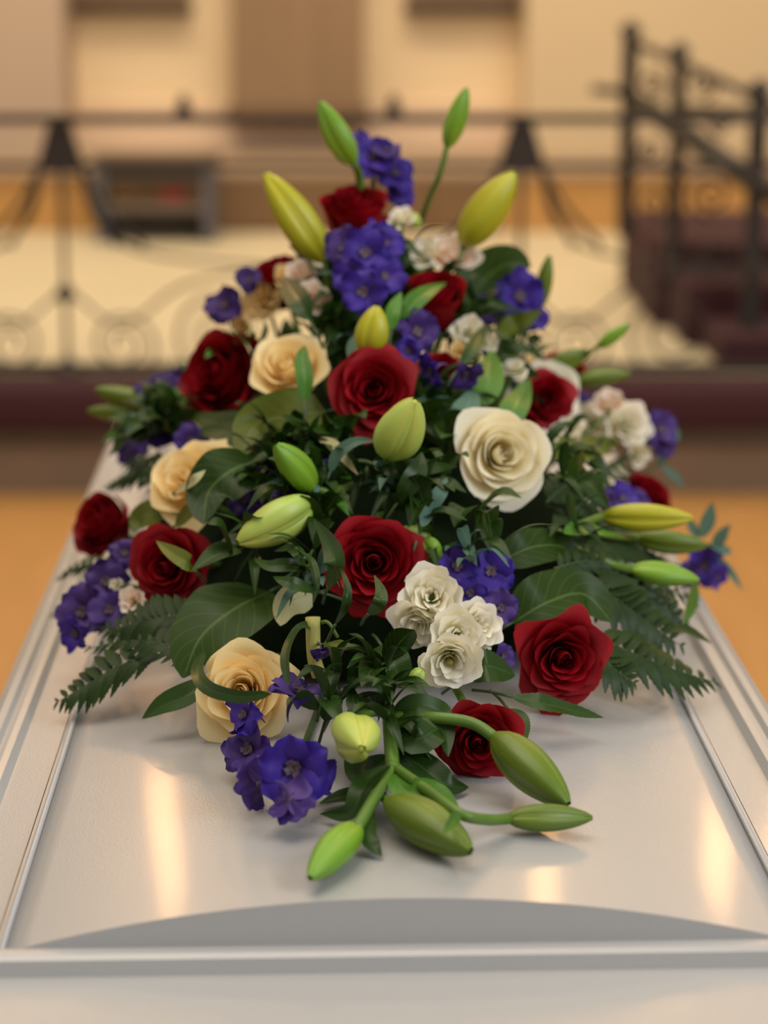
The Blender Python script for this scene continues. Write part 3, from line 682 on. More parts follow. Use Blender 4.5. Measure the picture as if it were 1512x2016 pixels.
spray('lisianthus', 'little white buds opening above the rimmed red rose', 'lisianthus', [(1012, 722, 26, (0, .5, .9), .1), (1042, 714, 22, (.2, .5, .9), .1, 'cream'), (1028, 680, 16, (.2, .5, .9), .1)], 'the little white buds')
spray('lisianthus', 'white frilled blooms on the right outer side of the spray', 'lisianthus', [(1170, 828, 44, (0, .3, 1), .4), (1240, 832, 48, (.3, .2, 1), .3), (1200, 785, 36, (0, .7, .7), .2, 'blush'), (1122, 845, 32, (0, .2, 1), .2), (1262, 892, 26, (.4, 0, 1), .1)], 'the frilled outer white blooms')
spray('lisianthus', 'small pale blooms low among the violet florets over the lid edge', 'lisianthus', [(256, 1182, 28, (-.3, .2, 1), .1, 'blush'), (228, 1150, 14, (-.3, .2, 1), .1, 'white')], 'the small pale edge blooms')
# ---- delphinium
delph('violet blue delphinium tip behind the topmost red rose', [(735, 310, 40, (.2, .4, .8)), (775, 345, 42, (.5, .2, .8)), (700, 285, 30, (-.3, .5, .8)), (760, 295, 28, (.2, .6, .7), 'violet'), (785, 375, 30, (.6, -.1, .8))], 'the top delphinium', off=.06)
delph('full blue delphinium spike below the topmost red rose', [(720, 500, 46, (.1, .3, 1)), (680, 490, 40, (-.5, .3, .9), 'violet'), (755, 480, 38, (.4, .4, .9)), (715, 575, 46, (0, .0, 1)), (755, 545, 36, (.5, .1, .9)), (690, 540, 34, (-.4, 0, 1)), (740, 460, 26, (.2, .7, .7))], 'the full blue delphinium spike', off=-.03)
delph('single dark delphinium floret standing over the big outward red rose', [(444, 600, 36, (-.3, .2, 1), 'violet'), (492, 552, 26, (-.2, .5, .8), 'violet')], 'the single dark floret')
delph('dark blue delphinium beside the broad dark leaf on the upper shoulder', [(1022, 585, 48, (.2, .3, 1)), (975, 605, 38, (-.2, .2, 1), 'violet'), (1045, 620, 34, (.4, 0, 1)), (995, 645, 24, (.2, -.2, 1), 'violet')], 'the shoulder delphinium')
delph('blue delphinium florets with long spurs between the two middle red roses', [(820, 655, 42, (.1, .2, 1), 'violet'), (850, 730, 34, (-.6, -.2, .6)), (915, 735, 34, (.3, -.7, .5), 'violet'), (805, 690, 26, (-.3, 0, 1))], 'the spurred florets', off=-.02)
delph('dusky violet delphinium on the left side under the outer lily buds', [(330, 845, 46, (-.1, .3, 1), 'violet'), (275, 855, 42, (-.5, .2, .9), 'violet'), (375, 870, 36, (.2, .2, 1), 'violet'), (330, 760, 34, (-.1, .6, .8), 'violet'), (290, 770, 24, (-.3, .6, .8), 'violet'), (255, 890, 28, (-.5, -.1, .9), 'violet'), (365, 745, 26, (.1, .6, .8), 'violet')], 'the dusky violet delphinium')
delph('deep violet delphinium tucked behind the pale striped lily bud', [(530, 965, 46, (-.1, .3, 1), 'violet'), (485, 985, 36, (-.5, .2, .9), 'violet'), (560, 915, 34, (0, .5, .9), 'violet'), (620, 905, 26, (.4, .3, .9)), (575, 985, 34, (.2, .1, 1), 'violet')], 'the deep violet delphinium', off=.02)
delph('violet blue delphinium hanging over the lid edge by the ferns', [(165, 1205, 50, (-.4, .2, 1), 'violet'), (210, 1145, 42, (-.1, .4, .9), 'violet'), (150, 1245, 36, (-.4, -.3, .9)), (215, 1200, 38, (.2, .1, 1), 'violet'), (245, 1090, 30, (-.1, .4, .9), 'violet')], 'the edge delphinium')
delph('bright blue delphinium behind the white bloom cluster', [(900, 1115, 44, (-.2, .3, 1)), (965, 1125, 46, (.3, .3, 1)), (985, 1195, 34, (.4, -.2, .9), 'violet'), (925, 1165, 34, (0, -.2, 1)), (990, 1290, 24, (.4, 0, 1), 'violet')], 'the bright blue delphinium', off=.01)
delph('foremost blue violet delphinium drooping onto the lid beside the cream rose', [(578, 1510, 68, (.05, .05, 1), 'blue', -.04), (490, 1478, 52, (-.45, .35, .8), 'violet'), (505, 1545, 52, (-.6, .0, -.55), 'violet', .0), (570, 1575, 50, (.2, -.5, -.5), 'violet', -.01), (482, 1408, 40, (-.7, .2, .6), 'blue', -.03), (585, 1362, 52, (.25, .8, .25), 'violet', -.02), (630, 1530, 38, (.6, 0, .8), 'blue')], 'the foremost delphinium', off=-.03)
delph('faded violet delphinium beyond the frilled outer white blooms', [(1298, 845, 36, (.5, .2, .9), 'violet'), (1150, 800, 26, (0, .4, .9), 'violet'), (1305, 880, 24, (.5, 0, .9), 'violet')], 'the faded outer delphinium', off=.03)
delph('lilac blue delphinium over the three long lily buds', [(1225, 982, 32, (.1, .4, .9)), (1255, 990, 24, (.2, .3, .9), 'violet'), (1195, 985, 22, (-.2, .3, .9), 'violet')], 'the lilac florets')
delph('blue delphinium peeking out past the long lily bud tips', [(1385, 1112, 42, (.5, .1, .9)), (1410, 1135, 26, (.6, -.2, .8), 'blue'), (1355, 1130, 26, (.2, -.1, 1), 'violet')], 'the delphinium past the long buds')
# ---- lilies
lily('bright green lily bud rising beside the top delphinium', [(697, 322, 630, 200, 58, 'g')], 'the tallest plump bud', off=-.03, stems=(([(697, 322, 0), (708, 350, .02), (712, 420, .06)], .0045),))
lily('slender green lily bud on a long thin stem, tallest of all', [(880, 288, 919, 173, 44, 'g')], 'the tallest slender bud', off=0, stems=(([(880, 288, 0), (865, 345, 0), (845, 390, .02), (825, 445, .05)], .003),))
lily('golden yellow lily bud leaning outward from the topmost red rose', [(638, 512, 522, 342, 78, 'y')], 'the golden bud')
lily('plump yellow green lily bud leaning over the blush white blooms', [(912, 482, 1014, 340, 82, 'y')], 'the plump leaning bud')
lily('short yellow lily bud standing under the full blue delphinium spike', [(728, 700, 742, 602, 70, 'y')], 'the short yellow bud', off=-.01)
lily('ribbed green lily bud just below the middle red rose', [(762, 896, 818, 788, 98, 'p', dict(off2=-.03))], 'the ribbed bud', off=-.04)
lily('green lily bud angled over the deep violet delphinium', [(615, 962, 543, 875, 66, 'g', dict(off2=-.03))], 'the angled green bud', off=-.02, stems=(([(615, 962, 0), (650, 968, .01), (700, 955, .05)], .004),))
lily('pale striped lily bud pointing down beside the largest red rose', [(612, 988, 468, 1068, 88, 'p', dict(off2=-.03))], 'the pale striped bud', off=-.03)
lily('two small green lily buds tucked behind the largest red rose', [(800, 1040, 850, 1106, 66, 'd'), (835, 1060, 868, 1098, 40, 'g')], 'the two tucked buds', off=-.01)
lily('two olive lily buds jutting past the dusky violet delphinium', [(312, 800, 188, 766, 46, 'd'), (275, 815, 172, 808, 36, 'd')], 'the olive outer buds', stems=(([(312, 800, 0), (345, 798, .01), (390, 785, .03)], .004), ([(275, 815, 0), (330, 805, .01)], .003)))
lily('three long green lily buds pointing outward over the ferns', [(1188, 1016, 1364, 1020, 58, 'y', dict(off2=-.01)), (1256, 1058, 1392, 1074, 50, 'd'), (1243, 1122, 1376, 1142, 50, 'g')], 'the three long buds', off=-.02, stems=(([(1188, 1016, 0), (1150, 1030, .01), (1100, 1050, .04)], .004), ([(1256, 1058, 0), (1215, 1056, .0), (1140, 1045, .03)], .004), ([(1243, 1122, 0), (1200, 1110, .01), (1130, 1080, .04)], .004)),
     leaves=(dict(pts=[(1110, 1050, -.01), (1155, 1042, -.02), (1212, 1056, -.02)], w=42, mat='bright', off=-.02),))
lily('two slim lily buds crossing the shoulder red rose', [(1072, 730, 1158, 690, 46, 'd'), (1130, 750, 1242, 736, 36, 'd')], 'the two slim crossing buds', off=.0)
lily('tiny bright lily bud pointing up past the slim crossing buds', [(1178, 682, 1238, 638, 27, 'g')], 'the tiny bright bud', stems=(([(1178, 682, 0), (1150, 705, .01), (1110, 740, .04)], .002),))
lily('slim upright lily bud beside the shoulder delphinium', [(1062, 605, 1082, 503, 34, 'd')], 'the slim upright bud', off=.02)
# foremost lily: four plump buds, one seen end-on
L5 = lily('foremost lily stem with five green buds sprawling over the coffin lid',
     [(974, 1450, 1118, 1584, 92, 'd', dict(d0=onlid(974, 1450, .045), d1=onlid(1118, 1584, .020), roll=.5)), (1000, 1612, 1166, 1610, 58, 'd', dict(d0=onlid(1000, 1612, .013), d1=onlid(1166, 1610, .016))), (766, 1580, 926, 1676, 96, 'd', dict(d0=onlid(766, 1580, .022), d1=onlid(926, 1676, .016))), (702, 1630, 610, 1728, 74, 'g', dict(d0=onlid(702, 1630, .018), d1=onlid(610, 1728, .014))), (690, 1432, 712, 1474, 98, 'p', dict(d0=onlid(690, 1432, .05), d1=onlid(712, 1474, .06), roll=.3))],
     'the foremost lily', auto=False)
def near(t, name, pts, r, mat='stem'):
    T = t.location; link(name, tube(name, [at(*p) - T for p in pts], r, M[mat], 18, 8), t)
def nl(pts): return [(x, y, onlid(x, y, h)) for x, y, h in pts]
near(L5, 'stem', nl([(766, 1395, .05), (768, 1440, .04), (772, 1500, .028), (772, 1515, .026)]), .0055)
near(L5, 'stem', nl([(772, 1508, .026), (735, 1575, .024), (702, 1632, .018)]), .0048)
near(L5, 'stem', nl([(772, 1508, .026), (840, 1555, .028), (905, 1602, .030), (960, 1614, .020), (1002, 1612, .014)]), .0042)
near(L5, 'stem', nl([(772, 1412, .046), (865, 1414, .052), (930, 1424, .052), (976, 1453, .045)]), .0048)
near(L5, 'stem', nl([(772, 1512, .026), (752, 1560, .016), (768, 1582, .022)]), .0035)
near(L5, 'stem', nl([(766, 1400, .048), (720, 1405, .05), (690, 1432, .05)]), .004)
def nleaf(t, pts, w, mat='bright', nrm=(0, .5, .8), fold=.3, twist=0, shape=(.75, .8), name='leaf'):
    P = [at(x, y, onlid(x, y, h)) for x, y, h in pts]; T = t.location
    link(name, ribbon(name, [p - T for p in P], px2m(w, P[0]), facing(*nrm), mat, fold, 0, 18, 8, shape, twist), t)
nleaf(L5, [(770, 1412, .046), (815, 1392, .056), (868, 1402, .052), (880, 1425, .046)], 52, 'leaf', (.1, .6, .8), .35)
nleaf(L5, [(775, 1425, .040), (820, 1455, .040), (868, 1435, .044), (882, 1490, .030)], 70, 'leaf', (.0, .3, .9), .3, .5)
nleaf(L5, [(775, 1470, .030), (830, 1510, .020), (880, 1545, .010), (922, 1550, .006)], 66, 'leaf', (.2, .6, .8), .25)
nleaf(L5, [(775, 1520, .026), (800, 1560, .024), (860, 1565, .024), (912, 1612, .026)], 62, 'bright', (.2, .5, .8), .25)
nleaf(L5, [(768, 1505, .030), (720, 1545, .028), (690, 1600, .012), (630, 1602, .008)], 48, 'leaf', (-.4, .4, .8), .35)
nleaf(L5, [(735, 1590, .022), (722, 1640, .014), (735, 1670, .007), (752, 1686, .004)], 40, 'leaf', (.5, .1, .9), .35)
nleaf(L5, [(768, 1400, .048), (735, 1385, .052), (700, 1388, .056), (692, 1350, .062)], 46, 'leaf', (-.1, .3, .9), .35)
nleaf(L5, [(905, 1600, .034), (890, 1618, .042), (872, 1642, .044)], 24, 'bright', (.3, .3, .9), .3)
nleaf(L5, [(768, 1490, .03), (720, 1520, .014), (700, 1500, .014), (690, 1450, .02)], 60, 'leaf', (-.1, .4, .9), .2)
nleaf(L5, [(760, 1520, .024), (720, 1560, .010), (670, 1570, .008), (628, 1582, .006)], 40, 'leaf', (-.1, .7, .7), .3)

# ---- named leaves
leaf('large round dark leaf over the cream rose on the lid', [(530, 1165, .03), (460, 1200, -.01), (395, 1255, -.01), (360, 1335, 0)], 175, 'broad', (-.3, .5, .8), .12, shape=(.62, .6))
leaf('wide dark leaf spreading over the red rose near the lid', [(1010, 1225, .03), (1080, 1185, -.01), (1150, 1170, 0), (1205, 1225, 0)], 128, 'broad', (.2, .5, .9), .12, shape=(.7, .6))
leaf('wide dark leaf under the largest ivory rose', [(985, 1105, .02), (1045, 1078, -.01), (1100, 1075, 0), (1150, 1100, 0)], 84, 'broad', (.1, .4, .9), .12, shape=(.7, .65))
leaf('round dark leaf covering the half hidden cream rose', [(505, 905, .02), (450, 930, -.03), (410, 970, -.03), (400, 1032, -.02)], 118, 'broad', (-.2, .2, 1), .12, shape=(.65, .6), off=-.02)
leaf('broad green leaf below the frilled cream rose', [(640, 810, .03), (560, 820, 0), (500, 840, 0), (475, 900, 0)], 110, 'olive', (-.1, .3, 1), .12, shape=(.65, .6))
leaf('broad dark leaf next to the upright red rose on the upper shoulder', [(925, 600, .03), (955, 550, .02), (1000, 520, .02), (1045, 525, .02)], 105, 'broad', (.1, .3, 1), .12, shape=(.65, .6), off=.03)
leaf('olive leaf above the dark fern on the right outer side', [(1095, 905, .0), (1140, 885, -.02), (1185, 880, -.02), (1220, 872, -.02)], 76, 'olive', (.1, .4, .9), .15, shape=(.7, .65), off=-.02)
leaf('serrated rose leaf under the white bloom cluster', [(925, 1330, .01), (955, 1312, -.01), (985, 1318, -.01), (1014, 1330, 0)], 70, 'leaf', (.2, .5, .8), .15, .07)
leaf('serrated dark leaf lying on the lid below the red rose', [(1010, 1372, .01), (1070, 1385, -.01), (1130, 1400, 0), (1188, 1413, .0)], 44, 'leaf', (.1, .7, .7), .2, .10)
leaf('small serrated leaf against the foremost red rose', [(1000, 1395, .01), (1022, 1420, 0), (1035, 1460, 0)], 42, 'leaf', (.3, .3, .9), .15, .10)
leaf('dark pointed leaf curling on the lid beside the cream rose', [(420, 1335, .01), (370, 1370, 0), (320, 1390, 0), (280, 1415, 0)], 58, 'leaf', (-.2, .6, .8), .3)
leaf('dark oval leaf between the small cream blooms', [(610, 632, .01), (590, 595, -.02), (570, 565, -.02), (556, 543, -.01)], 50, 'leaf', (-.1, .2, 1), .2, off=-.03)
leaf('pointed green leaf crossing the upright red rose', [(785, 628, 0), (815, 595, -.03), (845, 572, -.03), (880, 556, -.02)], 40, 'bright', (0, .3, 1), .2, off=-.03)
leaf('narrow green leaf beside the short yellow lily bud', [(770, 650, 0), (775, 610, -.02), (790, 575, -.02)], 30, 'bright', (0, .2, 1), .2, off=-.03)
leaf('narrow dark leaf crossing the two tiny white blooms', [(908, 718, 0), (928, 690, -.03), (945, 660, -.03), (955, 635, -.02)], 30, 'leaf', (0, .2, 1), .2, off=-.03)
leaf('olive leaf under the shoulder delphinium', [(980, 668, 0), (1005, 645, -.02), (1035, 630, -.02), (1068, 610, -.01)], 46, 'olive', (.1, .3, 1), .2, off=-.02)
leaf('bright green leaf left of the rimmed red rose', [(1000, 850, .01), (1010, 810, -.03), (1025, 780, -.03), (1042, 745, -.02)], 58, 'bright', (-.1, .2, 1), .15, off=-.02)
leaf('upright green leaf above the largest ivory rose', [(945, 800, .01), (960, 760, -.01), (965, 720, -.01), (970, 690, 0)], 62, 'bright', (0, .2, 1), .15)
leaf('pale round leaf peeking over the largest ivory rose', [(905, 835, .01), (915, 810, -.01), (925, 790, -.01), (930, 768, 0)], 54, 'sage', (0, .3, 1), .1, shape=(.6, .5))
leaf('grey green leaf backing the middle red rose', [(725, 740, .02), (712, 700, .0), (705, 680, .0), (712, 655, 0)], 56, 'sage', (0, .2, 1), .1, shape=(.6, .5), off=.0)
leaf('slim leaf laid across the red rose above the large round leaf', [(385, 1125, 0), (365, 1105, -.06), (335, 1085, -.06), (308, 1065, -.05)], 34, 'olive', (0, .3, 1), .25, off=-.04)
leaf('pale leaf underside showing beneath the largest red rose', [(615, 1170, .02), (580, 1180, .01), (560, 1200, .01), (552, 1232, .01)], 66, 'pale', (0, .1, 1), .1, shape=(.6, .6))
leaf('hanging green leaf past the long lily bud tips', [(1372, 1140, 0), (1365, 1170, 0), (1355, 1200, 0), (1345, 1228, 0)], 36, 'bright', (.4, .1, .9), .2)
leaf('small pointed leaf over the bare white lid edge', [(1320, 1245, 0), (1345, 1240, 0), (1375, 1252, 0), (1402, 1268, 0)], 30, 'leaf', (.2, .6, .8), .25)
leaf('olive leaf beside the half hidden cream rose', [(330, 1010, .01), (300, 1010, -.01), (275, 1020, -.01), (262, 1050, 0)], 60, 'olive', (-.2, .3, 1), .15)
leaf('yellowish leaf pointing from the half hidden cream rose', [(345, 1035, 0), (375, 1005, -.02), (410, 985, -.02)], 32, 'olive', (-.2, .3, 1), .15, off=-.02)
leaf('thin yellow leaf laid over the half hidden cream rose', [(345, 970, 0), (375, 950, -.06), (405, 925, -.06)], 24, 'pale', (-.2, .3, 1), .15, off=-.04)
leaf('broad green leaf to the side of the middle red rose', [(600, 790, .01), (600, 745, -.02), (595, 705, -.03), (600, 680, -.02)], 36, 'bright', (0, .2, 1), .2, off=-.03)
leaf('long dark leaf under the ribbed lily bud', [(735, 915, 0), (790, 925, -.02), (850, 920, -.02), (900, 918, 0)], 44, 'leaf', (0, .5, .9), .2, off=-.01)
leaf('tall dark leaf crossing in front of the ivory rose stem', [(830, 1040, 0), (845, 1000, -.01), (870, 965, -.02), (880, 940, 0)], 34, 'sage', (.1, .2, 1), .25, off=-.01)
leaf('pointed leaf standing under the ribbed lily bud', [(785, 985, 0), (808, 950, -.02), (825, 920, -.03), (830, 890, -.03)], 44, 'leaf', (.2, .2, 1), .2, off=-.02)
leaf('dry tan leaf between the middle rose and the angled green bud', [(625, 862, 0), (655, 875, -.01), (680, 905, -.01), (705, 935, 0)], 22, 'pale', (0, .3, 1), .2, off=-.01)
leaf('arching narrow leaf beside the angled green bud', [(650, 930, 0), (665, 895, -.02), (700, 870, -.03), (745, 868, -.02)], 26, 'sage', (0, .4, .9), .25, off=-.02)
leaf('blade shaped leaf pointing up across the largest red rose', [(645, 1156, 0), (660, 1115, -.06), (650, 1070, -.06), (617, 1022, -.05)], 44, 'leaf', (-.25, .2, 1), .25, off=-.05, twist=.2)
leaf('thin curved leaf over the lower petals of the largest red rose', [(660, 1230, -.02), (680, 1190, -.06), (682, 1150, -.07), (663, 1105, -.06)], 20, 'leaf', (.4, .1, 1), .3, off=-.05)
leaf('short pointed leaf stuck up before the largest red rose', [(725, 1210, -.02), (745, 1190, -.07), (750, 1165, -.07), (737, 1132, -.06)], 28, 'leaf', (.1, .1, 1), .25, off=-.05)
leaf('twisted narrow leaf hanging beside the largest red rose', [(585, 1082, -.02), (612, 1105, -.05), (622, 1150, -.05), (616, 1190, -.04)], 20, 'leaf', (.4, .1, 1), .3, off=-.03)
leaf('dark green leaf pointing to the pale striped bud', [(615, 1120, 0), (570, 1115, -.02), (530, 1115, -.03), (500, 1100, -.02)], 34, 'leaf', (0, .6, .8), .3, off=-.02)
leaf('dark lower leaf parallel below the pale striped bud', [(625, 1165, 0), (590, 1155, -.02), (560, 1145, -.03), (538, 1135, -.02)], 32, 'leaf', (0, .6, .8), .3, off=-.02)
leaf('small arched leaf under the pale striped bud', [(598, 1125, 0), (590, 1095, -.03), (570, 1080, -.03), (540, 1085, -.02)], 26, 'leaf', (0, .5, .9), .3, off=-.02)
leaf('curled strap leaf wrapped across the cream rose on the lid', [(402, 1282, -.02), (388, 1320, -.09), (410, 1355, -.11), (470, 1372, -.12), (535, 1366, -.12)], 27, 'leaf', (0, .25, 1), .15, off=-.01, shape=(.95, .35), name='strap_leaf', petiole=False)
leaf('strap leaf looping down to the front blue florets', [(622, 1228, -.01), (585, 1240, -.04), (562, 1290, -.07), (568, 1350, -.08)], 24, 'leaf', (-.3, .1, 1), .15, off=-.02, shape=(.9, .4), name='strap_leaf', petiole=False)
leaf('olive pointed leaf by the cut pale stem', [(632, 1268, 0), (660, 1268, -.03), (690, 1276, -.03), (712, 1282, -.02)], 22, 'olive', (0, .6, .8), .25, off=-.03)
leaf('green leaf behind the front blue florets', [(640, 1420, .01), (650, 1385, -.01), (655, 1360, -.01), (655, 1332, 0)], 46, 'leaf', (.2, .2, 1), .2, off=-.02)
leaf('thin leaf arching under the white bloom cluster', [(668, 1382, 0), (690, 1345, -.02), (693, 1315, -.03), (690, 1290, -.03)], 20, 'leaf', (.3, .1, 1), .3, off=-.02)
leaf('dark heart shaped leaf below the white bloom cluster', [(750, 1270, .01), (770, 1300, -.01), (785, 1330, -.01), (790, 1355, 0)], 72, 'leaf', (0, .3, 1), .12, shape=(.6, .6))
cs = thing('cut_stem', 'thick pale cut flower stem standing between cream rose and largest red rose', 'stem', at(620, 1290, depth(620, 1290, -.01)))
T_ = cs.location
link('stem', tube('stem', [at(616, 1215, T_.y + .005) - T_, at(618, 1290, T_.y) - T_, at(628, 1330, T_.y) - T_], [.0062, .0058, .006], M['cut'], 8, 10), cs)
link('stem', tube('stem', [at(622, 1230, T_.y + .01) - T_, at(645, 1225, T_.y) - T_, at(665, 1255, T_.y) - T_], .0016, M['stem'], 10, 6), cs)
# drooping grey blue buds
delph('tiny grey blue unopened floret above the front blue florets', [(633, 1282, 20, (.3, -.6, .5), 'violet')], 'the tiny grey floret', off=-.04)

# ---- ferns
fern('dark fern frond pointing down onto the lid on the left side', [(330, 1275, .0), (240, 1310, 0), (170, 1350, 0), (110, 1384, 0)], 170, 11, (-.2, .7, .7))
fern('short fern frond over the lid behind the cream rose', [(400, 1290, .02), (330, 1270, 0), (250, 1262, 0), (170, 1278, 0)], 130, 12, (-.2, .7, .7))
fern('small fern tip at the lid edge below the outermost red rose', [(270, 1120, .03), (200, 1110, .02), (150, 1118, .02), (112, 1140, .02)], 90, 10, (-.3, .6, .7))
fern('fern frond at the lid edge under the edge delphinium', [(280, 1190, .03), (200, 1180, .02), (140, 1190, .02), (100, 1212, .02)], 90, 10, (-.3, .6, .7))
fern('fern sprays behind the outermost red rose', [(330, 960, .03), (290, 925, .02), (255, 900, .02), (240, 870, .02)], 110, 10, (-.4, .5, .7))
fern('dark fern frond reaching across the lid on the right side', [(1170, 1250, .01), (1250, 1290, 0), (1330, 1322, 0), (1412, 1344, 0)], 190, 11, (.2, .7, .7))
fern('dark fern frond hanging beside the red rose near the lid', [(1150, 1265, .01), (1190, 1300, 0), (1220, 1325, 0), (1250, 1345, 0)], 150, 8, (.3, .6, .7))
fern('dark fern frond crossing below the three long buds', [(1130, 1120, .02), (1200, 1170, .0), (1275, 1225, 0), (1345, 1275, 0)], 180, 12, (.2, .6, .8))
fern('grey green feathery frond under the three long buds', [(1120, 1140, .02), (1200, 1130, .0), (1280, 1160, 0), (1340, 1205, 0)], 130, 14, (.2, .6, .8), mat='sage')
fern('grey green feathery frond beside the largest ivory rose', [(1075, 990, .02), (1110, 960, .0), (1150, 945, 0), (1200, 935, 0)], 110, 12, (.2, .5, .8), mat='fern')
fern('upright fern frond behind the olive leaf', [(1120, 1010, .02), (1160, 980, 0), (1210, 940, 0), (1250, 900, .0)], 120, 12, (.3, .4, .8))
fern('dark fern frond running under the topmost of the three long buds', [(1080, 1040, .03), (1160, 1040, .02), (1250, 1055, .02), (1340, 1085, .02)], 130, 14, (.1, .6, .8))
fern('dark fern frond stretched toward the bare lid edge below the long buds', [(1100, 1090, .02), (1190, 1110, .01), (1290, 1145, .01), (1375, 1190, .01)], 130, 14, (.2, .6, .8))
fern('short dark fern frond between the wide dark leaf and the long buds', [(1090, 1120, .0), (1150, 1105, -.01), (1210, 1112, -.01), (1260, 1135, -.01)], 100, 11, (.2, .5, .8))
fern('dark fern frond over the lid edge beside the half hidden cream rose', [(330, 900, .03), (280, 930, .02), (240, 945, .02), (205, 960, .02)], 100, 11, (-.3, .5, .8))
fern('olive dark fern frond beneath the red rose crossed by a leaf', [(400, 1215, .02), (330, 1215, .0), (270, 1225, 0), (215, 1250, 0)], 150, 11, (-.2, .6, .8))
fern('dark fern frond low between the edge delphinium and the large round leaf', [(380, 1250, .03), (310, 1240, .01), (250, 1235, .01), (190, 1235, .01)], 130, 11, (-.2, .6, .8))
fern('wide dark fern frond under the lowest of the three long buds', [(1130, 1150, .02), (1210, 1150, .01), (1290, 1185, .01), (1355, 1230, .01)], 190, 12, (.2, .6, .8))
fern('dark fern frond filling the gap over the lid beneath the longest bud', [(1120, 1075, .03), (1190, 1070, .02), (1260, 1085, .02), (1330, 1115, .02)], 170, 12, (.1, .7, .7))
leaf('olive leaf between the big outward red rose and the half hidden cream rose', [(500, 870, .03), (460, 855, .01), (425, 848, .01), (385, 850, .01)], 60, 'broad', (-.1, .5, .9), .12, shape=(.65, .6))
leaf('dark leaf beneath the big outward red rose', [(490, 835, .04), (450, 835, .03), (415, 830, .03), (380, 815, .03)], 62, 'broad', (-.2, .4, .9), .12, shape=(.65, .6))
leaf('dark pointed leaf over the gap beneath the longest lily bud', [(1150, 1075, .02), (1200, 1078, .01), (1245, 1085, .01), (1290, 1100, .01)], 46, 'leaf', (.1, .5, .9), .2)
leaf('dark oval leaf behind the stems of the long lily buds', [(1130, 1020, .04), (1180, 1045, .03), (1225, 1050, .03), (1270, 1045, .03)], 60, 'broad', (.1, .4, .9), .15, shape=(.7, .6))
# ---- eucalyptus like tips past the long buds
t = thing('eucalyptus_sprig', 'blue green sprig sticking out past the long lily bud tips', 'foliage', S3(1320, 1060, .04)); T_ = t.location; Y_ = T_.y
link('stem', tube('stem', [(0, 0, 0), at(1390, 1070, Y_) - T_, at(1440, 1130, Y_) - T_], [.0018, .0008], M['dstem'], 10, 5), t)
for pts, w in (([(1380, 1060), (1395, 1020), (1402, 988)], 30), ([(1405, 1080), (1420, 1055), (1438, 1032)], 26), ([(1412, 1095), (1440, 1130), (1462, 1162)], 18), ([(1375, 1062), (1360, 1035), (1352, 1020)], 22), ([(1395, 1070), (1430, 1085), (1440, 1090)], 20)):
    link('leaf', ribbon('leaf', [at(x, y, Y_) - T_ for x, y in pts], px2m(w, T_), facing(.2, .4, .9), 'sage', .2, 0, 10, 4), t)
t = thing('eucalyptus_sprig', 'hazy green sprig curving behind the faded outer delphinium', 'foliage', S3(1270, 930, .06)); T_ = t.location; Y_ = T_.y
link('stem', tube('stem', [(0, 0, 0), at(1310, 900, Y_) - T_, at(1325, 830, Y_) - T_], [.0018, .0008], M['dstem'], 10, 5), t)
for pts, w in (([(1318, 880), (1328, 855), (1318, 825)], 22), ([(1300, 915), (1330, 940), (1345, 960)], 18), ([(1290, 920), (1315, 890), (1332, 870)], 18)):
    link('leaf', ribbon('leaf', [at(x, y, Y_) - T_ for x, y in pts], px2m(w, T_), facing(.2, .4, .9), 'sage', .2, 0, 10, 4), t)

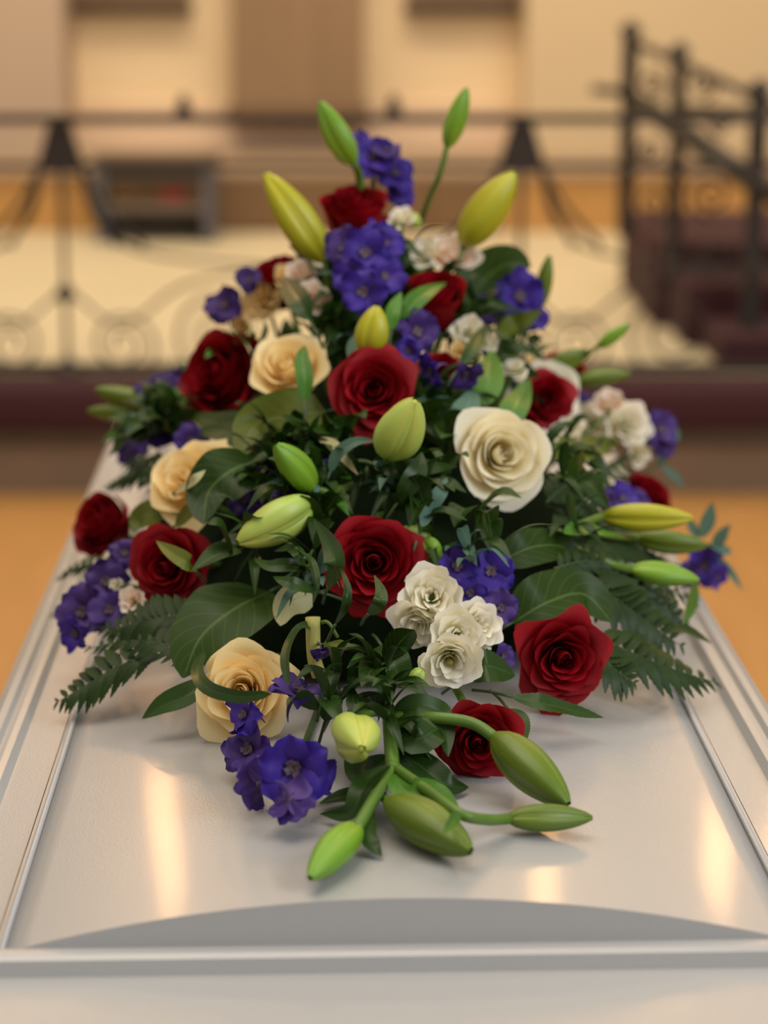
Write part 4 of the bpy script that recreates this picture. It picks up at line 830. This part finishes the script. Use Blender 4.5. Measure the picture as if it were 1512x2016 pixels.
# ---- filling greenery, each sprig named by the flower it stands next to
used = set(); rnd = random.Random(3); BLOCK += [(575, 1190, 38), (618, 1270, 38), (440, 1230, 70), (1090, 1185, 80), (450, 960, 50), (1065, 1085, 50), (1275, 1020, 50), (540, 1033, 40), (790, 838, 40), (705, 1455, 60), (590, 1470, 90)]
def proj(p):
    w = p - Vector((0, 0, CAMH)); z = w.dot(FW); return 756 + FPX * w.dot(RT) / z, 1008 - FPX * w.dot(UP) / z
kinds = (('glossy ruscus sprig', 'leaf', 5, .050, .016), ('narrow leaved sprig', 'leaf', 5, .055, .010), ('broad leaved sprig', 'broad', 4, .045, .026), ('grey green sprig', 'sage', 6, .034, .011), ('bright green sprig', 'bright', 5, .04, .014))
cnt = 0
for tries in range(3000):
    if cnt >= 84: break
    a = rnd.uniform(-PI, 0) if rnd.random() < .88 else rnd.uniform(0, PI); rho = rnd.uniform(.05, .84) ** .8
    p = AP + BX * (math.cos(a) * rho * .37) + AX * (math.sin(a) * rho * (.76 if math.sin(a) < 0 else .5)); p.z = LIDZ + .035 + .42 * (1 - rho) * .66
    out = (BX * math.cos(a) * 1.1 + AX * math.sin(a) * 1.0 + Vector((0, 0, .6)) + Vector((rnd.uniform(-.7, .7), rnd.uniform(-.4, .4), rnd.uniform(-.5, .4)))).normalized()
    bad = False
    for k_ in (.045, .085):
        x, y = proj(p + out * k_)
        if (y > 1300 and x < 620) or (x < 340 and y > 1170) or any(math.hypot(x - q[0], y - q[1]) < q[2] * 1.1 + 8 for q in BLOCK) or x < 190 or x > 1270 or (x > 1080 and y > 940 and rnd.random() < .6): bad = True
    if bad: continue
    x, y = proj(p)
    kd = kinds[rnd.choices(range(5), (5, 4, 4, .8, 1.6))[0]]
    n0 = sorted(NAMED, key=lambda q: (q[0] - x) ** 2 + (q[1] - y) ** 2)[:3]; lab = None
    for q in n0:
        dx, dy = x - q[0], y - q[1]; where = ('below' if dy > 0 else 'above') if abs(dy) > abs(dx) * .6 else 'beside'
        L_ = f'{kd[0]} {where} {q[2]}'
        if L_ not in used: lab = L_; break
    if not lab: continue
    used.add(lab); cnt += 1
    sprig3(lab, p, out, .045 * rnd.uniform(.8, 1.2), kd[2], kd[3], kd[4], kd[1], cnt)
# ---- upright greenery filling the crown of the spray
cnt2 = 0
for tries in range(2000):
    if cnt2 >= 66: break
    a = rnd.uniform(-PI, PI); rho = rnd.uniform(0, .58)
    p = AP + BX * (math.cos(a) * rho * .36) + AX * (math.sin(a) * rho * .34); p.z = LIDZ + .40 * (1 - rho) * rnd.uniform(.75, .97)
    out = (BX * math.cos(a) * rho * 1.6 + AX * math.sin(a) * rho + Vector((0, 0, .8)) + Vector((rnd.uniform(-.35, .35), rnd.uniform(-.3, .1), 0))).normalized()
    x, y = proj(p + out * .06)
    if y < 445 or x < 330 or x > 1180 or any(math.hypot(x - q[0], y - q[1]) < q[2] * .9 and at(q[0], q[1], 2).y > 0 and p.y < depth(q[0], q[1]) + .02 for q in BLOCK): continue
    kd = kinds[rnd.choices(range(5), (5, 3, 4, .5, 2.0))[0]]; lab = None
    for q in sorted(NAMED, key=lambda q: (q[0] - x) ** 2 + (q[1] - y) ** 2)[:4]:
        L_ = f'upright {kd[0]} {"behind" if p.y > APY else "close to"} {q[2]}'
        if L_ not in used: lab = L_; break
    if not lab: continue
    used.add(lab); cnt2 += 1
    sprig3(lab, p, out, .055, kd[2], kd[3], kd[4], kd[1], 500 + cnt2)
